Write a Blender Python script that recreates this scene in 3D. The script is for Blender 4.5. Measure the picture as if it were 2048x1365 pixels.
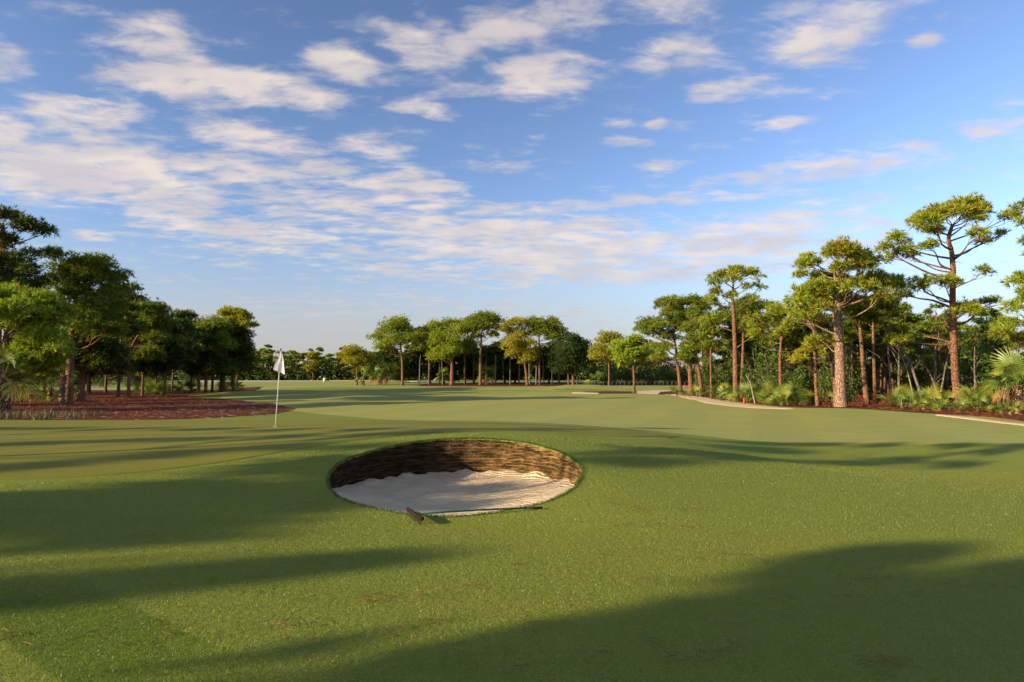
import bpy, math, random
import numpy as np
from mathutils import Vector, Matrix, noise as mnoise
R = math.radians
for o in list(bpy.data.objects): bpy.data.objects.remove(o)
scene = bpy.context.scene
COL = scene.collection

# ------------------------------------------------------------------ camera
F = 1365.0; PITCH = math.atan(72.5 / F); EYE = 1.85
cam_d = bpy.data.cameras.new('camera'); cam = bpy.data.objects.new('camera', cam_d); COL.objects.link(cam)
cam.location = (0, 0, EYE); cam.rotation_euler = (R(90) + PITCH, 0, 0)
cam_d.lens = 24; cam_d.sensor_width = 36; cam_d.clip_end = 8000; cam_d.clip_start = 0.05
scene.camera = cam

def ray(px, py):
    u = px - 1024.0; v = 682.5 - py
    d = np.array([u, F * math.cos(PITCH) - v * math.sin(PITCH), F * math.sin(PITCH) + v * math.cos(PITCH)])
    return d / np.linalg.norm(d)

# ------------------------------------------------------------------ sun, sky
SUN_A, SUN_E = R(24), R(15)           # direction the light travels over the ground, and its height
LX, LY = math.cos(SUN_A), math.sin(SUN_A)
sun_d = bpy.data.lights.new('sun', 'SUN'); sun = bpy.data.objects.new('sun', sun_d); COL.objects.link(sun)
sun_d.energy = 5.0; sun_d.angle = R(0.53); sun_d.color = (1.0, 0.80, 0.52)
to_sun = Vector((-LX * math.cos(SUN_E), -LY * math.cos(SUN_E), math.sin(SUN_E)))
sun.rotation_euler = to_sun.to_track_quat('Z', 'Y').to_euler()
sun.location = (-40, -20, 30)

class NT:
    def __init__(s, tree): s.t = tree; s.t.nodes.clear()
    def n(s, kind, props=None, **ins):
        nd = s.t.nodes.new(kind)
        for k, v in (props or {}).items(): setattr(nd, k, v)
        for k, v in ins.items(): s.set(nd, k.replace('_', ' ') if k.replace('_', ' ') in nd.inputs else k, v)
        return nd
    def set(s, nd, key, v):
        i = nd.inputs[key]
        if isinstance(v, bpy.types.NodeSocket): s.t.links.new(v, i)
        elif isinstance(v, bpy.types.Node): s.t.links.new(v.outputs[0], i)
        else: i.default_value = v
    def math(s, op, a, b=0.0, c=None, clamp=False):
        nd = s.t.nodes.new('ShaderNodeMath'); nd.operation = op; nd.use_clamp = clamp
        s.set(nd, 0, a); s.set(nd, 1, b)
        if c is not None: s.set(nd, 2, c)
        return nd.outputs[0]
    def vmath(s, op, a, b=None):
        nd = s.t.nodes.new('ShaderNodeVectorMath'); nd.operation = op
        s.set(nd, 0, a)
        if b is not None: s.set(nd, 1, b)
        return nd.outputs['Value'] if op in ('LENGTH', 'DOT_PRODUCT') else nd.outputs[0]
    def noise(s, vec, scale, detail=4, rough=0.5, dist=0.0):
        nd = s.t.nodes.new('ShaderNodeTexNoise')
        s.set(nd, 'Vector', vec); nd.inputs['Scale'].default_value = scale
        nd.inputs['Detail'].default_value = detail; nd.inputs['Roughness'].default_value = rough
        nd.inputs['Distortion'].default_value = dist
        return nd.outputs[0]
    def ramp(s, fac, a, b, lo=0.0, hi=1.0, smooth=True):
        nd = s.t.nodes.new('ShaderNodeMapRange'); nd.interpolation_type = 'SMOOTHSTEP' if smooth else 'LINEAR'
        s.set(nd, 0, fac); s.set(nd, 1, a); s.set(nd, 2, b); s.set(nd, 3, lo); s.set(nd, 4, hi)
        return nd.outputs[0]
    def mix(s, fac, a, b, blend='MIX'):
        nd = s.t.nodes.new('ShaderNodeMix'); nd.data_type = 'RGBA'; nd.blend_type = blend
        s.set(nd, 0, fac)
        for k, v in ((6, a), (7, b)):
            if isinstance(v, tuple) and len(v) == 3: v = v + (1,)
            s.set(nd, k, v)
        return nd.outputs[2]

world = bpy.data.worlds.new('World'); scene.world = world; world.use_nodes = True
w = NT(world.node_tree)
geo = w.t.nodes.new('ShaderNodeNewGeometry')
D = w.vmath('NORMALIZE', w.t.nodes.new('ShaderNodeTexCoord').outputs['Generated'])
sky = w.n('ShaderNodeTexSky', {'sky_type': 'NISHITA', 'sun_disc': False})
sky.sun_elevation = R(15); sky.sun_rotation = math.atan2(to_sun.x, to_sun.y)
sky.air_density = 1.0; sky.dust_density = 0.4; sky.ozone_density = 2.2; sky.altitude = 0
sep = w.n('ShaderNodeSeparateXYZ'); w.set(sep, 0, D)
X, Y, Z = sep.outputs
az = w.math('ARCTAN2', X, Y); el = w.math('ARCSINE', Z)
# cloud field: soft lumps at the directions where the photograph has its clouds, broken up by noise on a high flat layer
zz = w.math('ADD', w.math('MAXIMUM', Z, 0.0), 0.07)
comb = w.n('ShaderNodeCombineXYZ'); w.set(comb, 0, w.math('DIVIDE', X, zz)); w.set(comb, 1, w.math('DIVIDE', Y, zz))
P = comb.outputs[0]
n1 = w.noise(P, 1.9, 6, 0.60, 0.25)
st_ = w.vmath('MULTIPLY', P, (0.8, 1.25, 1.0)); n2 = w.noise(st_, 7.5, 6, 0.6, 0.25)
CLOUDS = [  # px, py, rx, ry, strength in the photograph
 (20,270,60,50,1.0),(120,330,150,60,1.15),(230,330,140,60,1.1),(90,370,130,40,1.0),(330,395,120,45,.95),(150,235,110,38,.9),(235,215,60,40,.6),
 (500,275,120,28,.9),(480,345,190,30,.95),(620,330,140,28,.8),(745,292,85,26,.85),(350,160,130,34,.95),(520,178,170,30,.9),(340,105,100,30,.85),
 (270,55,60,18,.6),(325,45,45,40,.6),(690,130,90,28,1.0),(870,95,110,40,.9),(1000,65,90,34,.85),(1090,150,120,38,.95),(1340,110,90,34,.75),
 (1250,20,330,30,.62),(1650,90,95,42,.72),(1500,30,160,22,.45),(1430,182,80,18,.85),(1500,190,60,16,.6),(1570,247,45,14,.7),(1310,250,24,9,.6),(1245,283,55,10,.65),
 (985,330,50,12,.7),(1320,330,60,11,.75),(800,370,140,22,.9),(600,400,160,24,.8),(480,460,200,20,.85),(700,430,160,22,.7),(850,405,160,16,.8),(1000,420,170,16,.8),
 (1000,460,360,26,.95),(1250,500,460,40,1.0),(900,500,300,26,.8),(1450,470,260,26,.8),(1500,440,300,18,.7),(1630,340,190,20,.8),(1500,355,120,14,.7),(1700,405,160,12,.6),(1350,400,200,12,.6),(1150,545,480,26,.8),
 (800,610,420,24,.45),(350,520,260,12,.4),(600,640,300,40,.5),(1050,640,200,60,.5),(0,90,50,30,.6),(20,140,90,20,.6),(1850,85,36,18,.7),(1980,250,90,20,.6),(2040,215,60,40,.5),
 (1650,60,150,60,.3),(1840,290,70,10,.45),(840,215,60,16,.6),(790,160,70,14,.5),(190,472,40,10,.7),(560,490,260,22,.65),(1240,240,50,12,.5),(1060,190,160,14,.35),(20,330,60,90,.5)]
fld = None
for (px, py, rx, ry, st) in CLOUDS:
    d = ray(px, py); a0 = math.atan2(d[0], d[1]); e0 = math.asin(d[2])
    sa = 1 / (rx * 1.02 / F * math.cos(a0) ** 2 + 1e-6); se = 1 / (ry * 1.05 / F * math.cos(a0))
    c = w.n('ShaderNodeCombineXYZ')
    w.set(c, 0, w.math('MULTIPLY_ADD', az, sa, -a0 * sa)); w.set(c, 1, w.math('MULTIPLY_ADD', el, se, -e0 * se))
    dd = w.vmath('DOT_PRODUCT', c.outputs[0], c.outputs[0])
    g = w.math('DIVIDE', st, w.math('ADD', w.math('MULTIPLY', dd, dd), 1.0))
    fld = g if fld is None else w.math('MAXIMUM', fld, g)
front = w.ramp(az, 0.80, 1.1); back = w.ramp(az, -1.1, -0.80, 1.0, 0.0)
outside = w.math('MAXIMUM', front, back); high = w.ramp(el, 0.56, 0.75)
outside = w.math('MAXIMUM', outside, high)
general = w.ramp(w.noise(P, 0.7, 3, .5), .44, .64, 0.05, .62)
fld = w.math('MAXIMUM', fld, w.math('MULTIPLY', outside, general))
dens = w.math('ADD', w.math('MULTIPLY', fld, 0.68), w.math('ADD', w.math('MULTIPLY', n1, 1.1), w.math('MULTIPLY', n2, 1.6)))
dens = w.ramp(dens, 1.43, 2.14)
dens = w.math('MULTIPLY', dens, 0.84)
n3 = w.noise(P, 3.2, 3, 0.5)
warm = w.mix(w.ramp(n3, .35, .68), (0.37, 0.332, 0.322), (0.50, 0.425, 0.365))
lowhaze = w.ramp(el, 0.0, 0.20, 1.0, 0.0, False)
cloudc = w.mix(w.math('MULTIPLY', lowhaze, .5), warm, (0.33, 0.325, 0.345))
cs = w.vmath('DOT_PRODUCT', D, tuple(to_sun)); ph = w.math('MULTIPLY_ADD', w.math('MULTIPLY', cs, cs), .48, w.ramp(el, .0, 1.3, .90, .58))   # clear air is deepest blue at right angles to the sun
pv = w.n('ShaderNodeVectorMath', {'operation': 'SCALE'}); w.set(pv, 0, sky.outputs[0]); w.set(pv, 3, ph)
skyc = w.vmath('MULTIPLY', pv.outputs[0], (1.55, 1.56, 1.84))
SKYK = 0.064
skys = w.n('ShaderNodeVectorMath', {'operation': 'SCALE'}); w.set(skys, 0, skyc); skys.inputs['Scale'].default_value = 1.0
cl = w.n('ShaderNodeVectorMath', {'operation': 'SCALE'}); w.set(cl, 0, cloudc); cl.inputs['Scale'].default_value = 1.0 / SKYK
col = w.mix(dens, skys.outputs[0], cl.outputs[0])
hz = w.n('ShaderNodeVectorMath', {'operation': 'SCALE'}); w.set(hz, 0, (0.245, 0.236, 0.240)); hz.inputs['Scale'].default_value = 1.0 / SKYK
lowm = w.ramp(el, -0.02, 0.22, 0.85, 0.0)
col = w.mix(lowm, col, hz.outputs[0])
bg = w.n('ShaderNodeBackground', Strength=SKYK); w.set(bg, 'Color', col)
out = w.n('ShaderNodeOutputWorld'); w.set(out, 'Surface', bg)
world.cycles.sampling_method = 'MANUAL'; world.cycles.sample_map_resolution = 512

scene.view_settings.view_transform = 'Standard'; scene.view_settings.look = 'None'
scene.view_settings.exposure = 0.95; scene.view_settings.gamma = 1.0
scene.cycles.max_bounces = 5; scene.cycles.transparent_max_bounces = 4
scene.cycles.diffuse_bounces = 3; scene.cycles.glossy_bounces = 2; scene.cycles.transmission_bounces = 3

# ------------------------------------------------------------------ terrain heights
CP = np.array([
 (0,0,0),(-4,3.5,.02),(4,3,-.05),(0,4,0),(-4,7,.10),(0,7,-.02),(4,7,-.05),(8,8,-.10),(-8,5.5,.16),(10,3,-.1),(-12,3,.15),(0,-6,0),(-8,-4,.05),(8,-4,-.05),
 (-.9,9.2,.0),(-2.6,10.0,.11),(.8,10.0,.10),(-3.0,11.5,.30),(1.2,11.5,.27),(-.9,14.0,.62),(-2.4,13.3,.53),(.7,13.3,.50),(-.9,11.6,.31),
 (-3.9,14.5,.56),(-4.4,11.5,.36),(-7.1,9.6,.33),(-12,11,.46),(-12,17,.52),(-6,18,.52),(0,17.5,.54),(-6,22,.48),(0,22,.36),(-14,22,.46),(-22,18,.5),(-22,23,.42),
 (3.6,18,.33),(3.2,14,.30),(2.8,12,.17),(3.4,10,.02),(-10,26,.18),(-18,27.5,.1),(-26,27,.1),(-6,27,.12),(0,26,.16),(-10,31,-.02),(-20,32,0),
 (6,16,.03),(7.5,13,-.1),(9.5,15.5,-.17),(8,18.4,.02),(12,18.6,.03),(17,18.8,.03),(6,20,.1),(9,21.5,-.04),(13,23,-.07),(18,24,-.05),(14,13,-.14),(16,9,-.1),
 (5,26,.04),(12,33,.05),(0,38,.04),(22,32,.0),(22,45,.02),(-22,48,0),(0,60,.0),(16,62,.0),(-40,40,.0),(36,36,.0),(-40,15,.1),(36,10,0),(-34,-8,0),(34,-8,0)], float)
def tps_k(r2): return np.where(r2 > 1e-9, 0.5 * r2 * np.log(np.maximum(r2, 1e-9)), 0.0)
_n = len(CP); _d2 = ((CP[:, None, :2] - CP[None, :, :2]) ** 2).sum(-1)
_A = np.zeros((_n + 3, _n + 3)); _A[:_n, :_n] = tps_k(_d2) + np.eye(_n) * 0.05
_A[:_n, _n] = 1; _A[:_n, _n + 1:] = CP[:, :2]; _A[_n, :_n] = 1; _A[_n + 1:, :_n] = CP[:, :2].T
_W = np.linalg.solve(_A, np.concatenate([CP[:, 2], np.zeros(3)]))
def sstep(a, b, x):
    t = np.clip((x - a) / (b - a), 0, 1); return t * t * (3 - 2 * t)
BCX, BCY, BRX, BRY = -0.90, 11.60, 2.08, 2.40
def H(x, y):
    x = np.atleast_1d(np.asarray(x, float)); y = np.atleast_1d(np.asarray(y, float))
    shp = x.shape; x = x.ravel(); y = y.ravel(); z = np.zeros_like(x)
    near = (np.abs(x) < 60) & (y > -30) & (y < 85)
    xi, yi = x[near], y[near]; acc = np.full(xi.shape, _W[_n]) + _W[_n + 1] * xi + _W[_n + 2] * yi
    for k in range(_n): acc += _W[k] * tps_k((xi - CP[k, 0]) ** 2 + (yi - CP[k, 1]) ** 2)
    fade = (1 - sstep(28, 55, np.abs(xi))) * (1 - sstep(50, 78, yi)) * sstep(-28, -8, yi)
    acc = acc * fade
    # mown edge of the taller grass right of the bunker
    t = (xi - 2.4) * 0.8 + (yi - 19.2) * 0.6
    acc += 0.035 * (1 - sstep(-.06, .06, t)) * sstep(1.5, 4, xi) * sstep(9.5, 13, yi) * (1 - sstep(8, 12, xi))
    z[near] = acc
    und = 0.02 * np.sin(x * .55 + 1.3 * np.sin(y * .21)) * np.sin(y * .43 + .9) * (1 - sstep(60, 100, np.hypot(x, y)))
    bund = sstep(1.05, 1.7, np.hypot((x - BCX) / BRX, (y - BCY) / BRY))
    z += und * bund * sstep(12, 20, np.hypot(x, y))
    # rolling fairway
    for (cx, cy, sx, sy, a) in [(-14,60,9,4.5,.42),(-24,72,8,5,.5),(2,70,12,4,.16),(-6,92,13,6,.5),(-30,112,12,7,.6),(10,96,6,5,.6),(14,104,10,7,.55),(-2,46,7,3,.16),(9,52,7,4,.18),(24,118,16,8,.4),(-12,46,5,2.5,.18)]:
        z += a * np.exp(-((x - cx) / sx) ** 2 - ((y - cy) / sy) ** 2)
    z += 0.95 * sstep(132, 195, y) - 0.2 * sstep(230, 400, y)
    return z.reshape(shp)
def h(x, y): return float(H([x], [y])[0])
def ground_at(px, py):
    d = ray(px, py); t = np.concatenate([np.linspace(2, 60, 1200), np.linspace(60, 600, 1600)])
    xs, ys, zs = d[0] * t, d[1] * t, EYE + d[2] * t
    below = zs < H(xs, ys); k = int(np.argmax(below)) if below.any() else len(t) - 1
    return (float(xs[k]), float(ys[k]))

# ------------------------------------------------------------------ materials
def newmat(name):
    m = bpy.data.materials.new(name); m.use_nodes = True; return m, NT(m.node_tree)
def finish(n, shader):
    o = n.n('ShaderNodeOutputMaterial'); n.set(o, 'Surface', shader)
def simple(name, colr, rough=.6, var=.12, scale=8, metal=0, spec=.3):
    m, n = newmat(name)
    tc = n.t.nodes.new('ShaderNodeTexCoord').outputs['Object']
    f = n.noise(tc, scale, 4)
    c = n.mix(f, tuple(v * (1 - var * 2) for v in colr), tuple(min(1, v * (1 + var * 2)) for v in colr))
    b = n.n('ShaderNodeBsdfPrincipled', Roughness=rough, Metallic=metal); n.set(b, 'Base Color', c)
    b.inputs['Specular IOR Level'].default_value = spec
    finish(n, b); return m

def pos(n): return n.t.nodes.new('ShaderNodeNewGeometry').outputs['Position']
def grass_mat(name, ca, cb, cc, fine=90, bump=.5, dist=.03, rough=.75, stripes=False, sheen=.0):
    m, n = newmat(name); p = pos(n)
    big = n.noise(p, .16, 4, .55); mid = n.noise(p, 1.3, 5, .6); fin = n.noise(p, fine, 3, .7)
    c = n.mix(n.ramp(big, .36, .64), ca, cb)
    c = n.mix(n.math('MULTIPLY', n.ramp(mid, .5, .75), .45), c, cc)
    c = n.mix(1.0, c, n.n('ShaderNodeCombineColor', None, Red=n.ramp(fin, .25, .75, .55, 1.35), Green=n.ramp(fin, .25, .75, .6, 1.35), Blue=n.ramp(fin, .25, .75, .55, 1.3)).outputs[0], 'MULTIPLY')
    if sheen:
        gs = n.vmath('MULTIPLY', p, (.35, 1.0, 1.0)); gr = n.noise(gs, 1.1, 5, .65); c = n.mix(n.ramp(gr, .40, .66, 0, .55), c, tuple(v * .72 for v in cb))
        sq = n.n('ShaderNodeSeparateXYZ'); n.set(sq, 0, p); mw = n.math('SINE', n.math('MULTIPLY', n.math('ADD', sq.outputs[0], n.math('MULTIPLY', sq.outputs[1], -.35)), 1.5))
        c = n.mix(n.ramp(mw, -.3, .3, 0, .13), c, tuple(v * .6 for v in cc))
    if stripes:
        sp = n.n('ShaderNodeSeparateXYZ'); n.set(sp, 0, p)
        t = n.math('ADD', n.math('MULTIPLY', sp.outputs[0], .60), n.math('MULTIPLY', sp.outputs[1], .80))   # across the mower's track
        wv = n.math('SINE', n.math('MULTIPLY', t, 3.6)); s_ = n.ramp(wv, -.12, .12)
        msk = n.math('MULTIPLY', n.ramp(sp.outputs[0], -3.6, -1.2, 1, 0), n.ramp(sp.outputs[1], 6.2, 5.0, 0, 1))
        msk = n.math('MULTIPLY', n.ramp(sp.outputs[0], -2.6, -1.4, 1.0, 0.0), n.ramp(sp.outputs[1], 5.2, 6.4, 1.0, 0.0))
        c = n.mix(n.math('MULTIPLY', msk, n.math('MULTIPLY', s_, 1.0)), c, n.mix(1.0, c, (0.60, .74, .42, 1), 'MULTIPLY'))
    b = n.n('ShaderNodeBsdfPrincipled', Roughness=rough); n.set(b, 'Base Color', c)
    b.inputs['Specular IOR Level'].default_value = .12
    b.inputs['Sheen Weight'].default_value = sheen; b.inputs['Sheen Roughness'].default_value = .5
    b.inputs['Sheen Tint'].default_value = (.75, .95, .75, 1)
    bp = n.n('ShaderNodeBump', Strength=bump, Distance=dist)
    hgt = n.math('ADD', n.math('MULTIPLY', fin, .5), n.noise(p, 14, 4, .6)); n.set(bp, 'Height', hgt)
    n.set(b, 'Normal', bp)
    finish(n, b); return m
M = {}
M['rough'] = grass_mat('turf_rough', (.195, .232, .028), (.226, .250, .032), (.150, .200, .026), 80, .9, .035, stripes=True)
M['fairway'] = grass_mat('turf_fairway', (.262, .262, .034), (.285, .265, .033), (.212, .236, .034), 25, .4, .02, sheen=.03)
M['green'] = grass_mat('turf_green', (.185, .182, .018), (.205, .190, .020), (.160, .168, .018), 120, .2, .01)

def straw_mat():
    m, n = newmat('pine_straw_mulch'); p = pos(n)
    st = n.n('ShaderNodeVectorMath', {'operation': 'MULTIPLY'}); n.set(st, 0, p); st.inputs[1].default_value = (1, 1.6, 1)
    a = n.noise(st.outputs[0], 9, 5, .7); b_ = n.noise(p, .7, 4, .6); s = n.noise(st.outputs[0], .9, 5, .62, .5)
    c = n.mix(n.ramp(a, .3, .7), (.035, .011, .007), (.19, .056, .022))
    c = n.mix(n.math('MULTIPLY', n.ramp(b_, .45, .7), .6), c, (.11, .030, .016))
    sx = n.n('ShaderNodeSeparateXYZ'); n.set(sx, 0, p)
    msk = n.math('MULTIPLY', n.ramp(sx.outputs[1], 44, 36, 1.0, 1.0), n.ramp(s, .60, .66))
    near = n.math('MULTIPLY', n.ramp(sx.outputs[0], -27, -21, 0.0, 1.0), n.ramp(sx.outputs[0], -10, -9, 1.0, 0.0))
    near = n.math('MULTIPLY', near, n.ramp(sx.outputs[1], 46, 52, 1.0, 0.0))
    c = n.mix(n.math('MULTIPLY', msk, near), c, (.55, .46, .38))
    b = n.n('ShaderNodeBsdfPrincipled', Roughness=.9); n.set(b, 'Base Color', c); b.inputs['Specular IOR Level'].default_value = .1
    bp = n.n('ShaderNodeBump', Strength=.9, Distance=.06); n.set(bp, 'Height', a); n.set(b, 'Normal', bp)
    finish(n, b); return m
M['straw'] = straw_mat()

def sand_mat(name, a, b2, rip=False):
    m, n = newmat(name); p = pos(n)
    f = n.noise(p, 3, 5, .6); g = n.noise(p, 60, 3, .7)
    c = n.mix(n.ramp(f, .3, .7), a, b2)
    c = n.mix(n.math('MULTIPLY', n.ramp(g, .62, .72), .35), c, tuple(v * .45 for v in a))
    b = n.n('ShaderNodeBsdfPrincipled', Roughness=.95); n.set(b, 'Base Color', c); b.inputs['Specular IOR Level'].default_value = .1
    hgt = n.math('ADD', n.math('MULTIPLY', g, .5), n.noise(p, 22, 4, .6))
    if rip:
        v = n.vmath('SUBTRACT', p, (-1.7, 9.0, 0.0)); L = n.vmath('LENGTH', v)
        wv = n.math('SINE', n.math('MULTIPLY', n.math('ADD', L, n.math('MULTIPLY', n.noise(p, 2.0, 2), .15)), 74))
        hgt = n.math('ADD', hgt, n.math('MULTIPLY', wv, .42))
    bp = n.n('ShaderNodeBump', Strength=.9, Distance=.045); n.set(bp, 'Height', hgt); n.set(b, 'Normal', bp)
    finish(n, b); return m
M['sand'] = sand_mat('bunker_sand', (.61, .48, .29), (.73, .58, .37), True)
M['path'] = sand_mat('shell_path', (.60, .44, .26), (.68, .51, .32))
M['grey_sand'] = sand_mat('grey_sand', (.45, .44, .43), (.55, .53, .50))

def sod_mat():
    m, n = newmat('weathered_sod'); p = pos(n)
    st = n.n('ShaderNodeVectorMath', {'operation': 'MULTIPLY'}); n.set(st, 0, p); st.inputs[1].default_value = (1, 1, 6)
    a = n.noise(st.outputs[0], 4, 6, .72); b_ = n.noise(p, 1.2, 5, .65, .6); c_ = n.noise(p, 55, 3, .7)
    g_ = n.noise(p, 3.2, 4, .6)
    c = n.mix(n.ramp(a, .38, .62), (.045, .030, .014), (.36, .21, .08))
    c = n.mix(n.ramp(b_, .50, .66, 0, .75), c, (.028, .024, .013))
    c = n.mix(n.ramp(g_, .52, .7, 0, .45), c, (.085, .095, .030))
    c = n.mix(n.ramp(c_, .5, .66, 0, .55), c, (.018, .014, .009))
    sx_ = n.n('ShaderNodeSeparateXYZ'); n.set(sx_, 0, p)
    stain_shade = n.ramp(n.math('ADD', sx_.outputs[0], n.math('MULTIPLY', b_, 1.4)), -1.3, .3, .72, 0.0)
    c = n.mix(stain_shade, c, (.022, .018, .010))   # dark algae stain with shade painted into it on the left side
    rnd = n.t.nodes.new('ShaderNodeObjectInfo').outputs['Random']; tn = n.ramp(rnd, 0, 1, .68, 1.38, False)
    cc3 = n.n('ShaderNodeVectorMath', {'operation': 'SCALE'}); n.set(cc3, 0, c); n.set(cc3, 3, tn); c = cc3.outputs[0]
    b = n.n('ShaderNodeBsdfPrincipled', Roughness=.95); n.set(b, 'Base Color', c); b.inputs['Specular IOR Level'].default_value = .05
    bp = n.n('ShaderNodeBump', Strength=.9, Distance=.03); n.set(bp, 'Height', n.math('ADD', a, c_)); n.set(b, 'Normal', bp)
    finish(n, b); return m
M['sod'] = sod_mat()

def bark_mat(name, dark, light, zs=.45, sc=9):
    m, n = newmat(name); tc = n.t.nodes.new('ShaderNodeTexCoord').outputs['Object']
    st = n.n('ShaderNodeVectorMath', {'operation': 'MULTIPLY'}); n.set(st, 0, tc); st.inputs[1].default_value = (1, 1, zs)
    v = n.n('ShaderNodeTexVoronoi', {'feature': 'DISTANCE_TO_EDGE'}, Scale=sc); n.set(v, 'Vector', st.outputs[0])
    f = n.noise(st.outputs[0], sc * 1.7, 5, .7)
    e = n.ramp(v.outputs[0], .02, .16)
    c = n.mix(e, dark, n.mix(n.ramp(f, .3, .7), light, tuple(q * .55 for q in light)))
    b = n.n('ShaderNodeBsdfPrincipled', Roughness=.9); n.set(b, 'Base Color', c); b.inputs['Specular IOR Level'].default_value = .1
    bp = n.n('ShaderNodeBump', Strength=.8, Distance=.04); n.set(bp, 'Height', n.math('ADD', e, f)); n.set(b, 'Normal', bp)
    finish(n, b); return m
M['bark'] = bark_mat('pine_bark', (.085, .042, .026), (.40, .20, .11), .4, 14)
M['bark_plate'] = bark_mat('plated_pine_bark', (.17, .085, .055), (.46, .31, .21), .30, 12)
M['bark_grey'] = bark_mat('grey_bark', (.10, .075, .055), (.30, .25, .20), .3, 12)
M['deadwood'] = bark_mat('bleached_wood', (.22, .17, .12), (.48, .40, .31), .2, 10)
M['boots'] = bark_mat('palm_boots', (.06, .035, .02), (.42, .28, .17), 1.0, 9)

def leaf_mat(name, trans=.30, gloss=.06):
    m, n = newmat(name)
    c = n.n('ShaderNodeVertexColor', {'layer_name': 'tint'}).outputs[0]
    d = n.n('ShaderNodeBsdfDiffuse'); n.set(d, 'Color', c)
    t = n.n('ShaderNodeBsdfTranslucent'); n.set(t, 'Color', n.mix(1.0, c, (1.15, 1.1, .5, 1), 'MULTIPLY'))
    mx = n.n('ShaderNodeMixShader', Fac=trans); n.set(mx, 1, d); n.set(mx, 2, t)
    if gloss:
        g = n.n('ShaderNodeBsdfGlossy', Roughness=.45); g.inputs['Color'].default_value = (.9, .95, .9, 1)
        m2 = n.n('ShaderNodeMixShader', Fac=gloss); n.set(m2, 1, mx); n.set(m2, 2, g); mx = m2
    finish(n, mx); return m
M['needles'] = leaf_mat('pine_needles', .38, .02); M['leaves'] = leaf_mat('broad_leaves', .3, .015)
M['fronds'] = leaf_mat('palm_fronds', .28, .03); M['blade'] = leaf_mat('grass_blades', .35, .03)
M['litter'] = leaf_mat('fallen_needles', .05, .03)
M['white'] = simple('white_paint', (.78, .78, .76), .4, .03)
def cloth_mat():
    m, n = newmat('white_flag_cloth')
    d = n.n('ShaderNodeBsdfDiffuse'); d.inputs['Color'].default_value = (.86, .86, .86, 1)
    t = n.n('ShaderNodeBsdfTranslucent'); t.inputs['Color'].default_value = (.85, .85, .85, 1)
    mx = n.n('ShaderNodeMixShader', Fac=.3); n.set(mx, 1, d); n.set(mx, 2, t); finish(n, mx); return m
M['cloth'] = cloth_mat()
M['black'] = simple('black_plastic', (.012, .012, .012), .45, .1)
M['grey_print'] = simple('grey_print', (.34, .36, .40), .7, .05)
M['rake_green'] = simple('green_fibreglass', (.008, .075, .045), .35, .12, 30, 0, .5)
M['rake_wood'] = simple('worn_brown_wood', (.022, .012, .010), .8, .25, 20, 0, .1)
M['cream'] = simple('cream_paint', (.72, .62, .44), .6, .05)
M['dark_timber'] = simple('dark_timber', (.045, .030, .024), .85, .3, 3)
M['pale_timber'] = simple('pale_timber', (.38, .33, .28), .85, .2, 3)
M['red'] = simple('red_paint', (.55, .07, .03), .5, .05)
M['orange_ground'] = simple('orange_broomsedge_ground', (.38, .14, .05), .9, .25, 2)

# ------------------------------------------------------------------ object helpers
def tag(o, label=None, cat=None, group=None, kind=None):
    if label: o['label'] = label
    if cat: o['category'] = cat
    if group: o['group'] = group
    if kind: o['kind'] = kind
    return o
def mesh_np(name, V, tris=None, quads=None, smooth=False, tint=None):
    me = bpy.data.meshes.new(name); V = np.asarray(V, np.float32)
    loops = []; starts = []; tot = 0
    parts = []
    if tris is not None and len(tris):
        t = np.asarray(tris, np.int32); parts.append((t.ravel(), 3, len(t)))
    if quads is not None and len(quads):
        q = np.asarray(quads, np.int32); parts.append((q.ravel(), 4, len(q)))
    li = np.concatenate([p[0] for p in parts]); ls = []; off = 0
    for arr, k, cnt in parts: ls.append(off + np.arange(cnt, dtype=np.int32) * k); off += cnt * k
    ls = np.concatenate(ls)
    me.vertices.add(len(V)); me.vertices.foreach_set('co', V.ravel())
    me.loops.add(len(li)); me.loops.foreach_set('vertex_index', li)
    me.polygons.add(len(ls)); me.polygons.foreach_set('loop_start', ls)
    if smooth: me.polygons.foreach_set('use_smooth', np.ones(len(ls), bool))
    if tint is not None:
        a = me.color_attributes.new('tint', 'FLOAT_COLOR', 'POINT')
        c = np.ones((len(V), 4), np.float32); c[:, :3] = tint; a.data.foreach_set('color', c.ravel())
    me.update(calc_edges=True); return me
def link(name, me, mat, parent=None, loc=None):
    o = bpy.data.objects.new(name, me); COL.objects.link(o)
    if mat is not None and not me.materials: me.materials.append(mat)
    if parent is not None: o.parent = parent
    if loc is not None: o.location = loc
    return o
def empty(name, loc, rz=0):
    o = bpy.data.objects.new(name, None); COL.objects.link(o); o.location = loc; o.rotation_euler.z = rz
    o.empty_display_size = .3; return o
def copy_tree(root, loc, rz=0, sc=1.0, label=None):
    c = root.copy(); COL.objects.link(c); c.location = loc; c.rotation_euler = (0, 0, rz)
    c.scale = sc if isinstance(sc, (tuple, list)) else (sc, sc, sc)
    if label: c['label'] = label
    for ch in root.children:
        d = ch.copy(); COL.objects.link(d); d.parent = c
        for g in ch.children:
            e = g.copy(); COL.objects.link(e); e.parent = d
    return c
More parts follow.
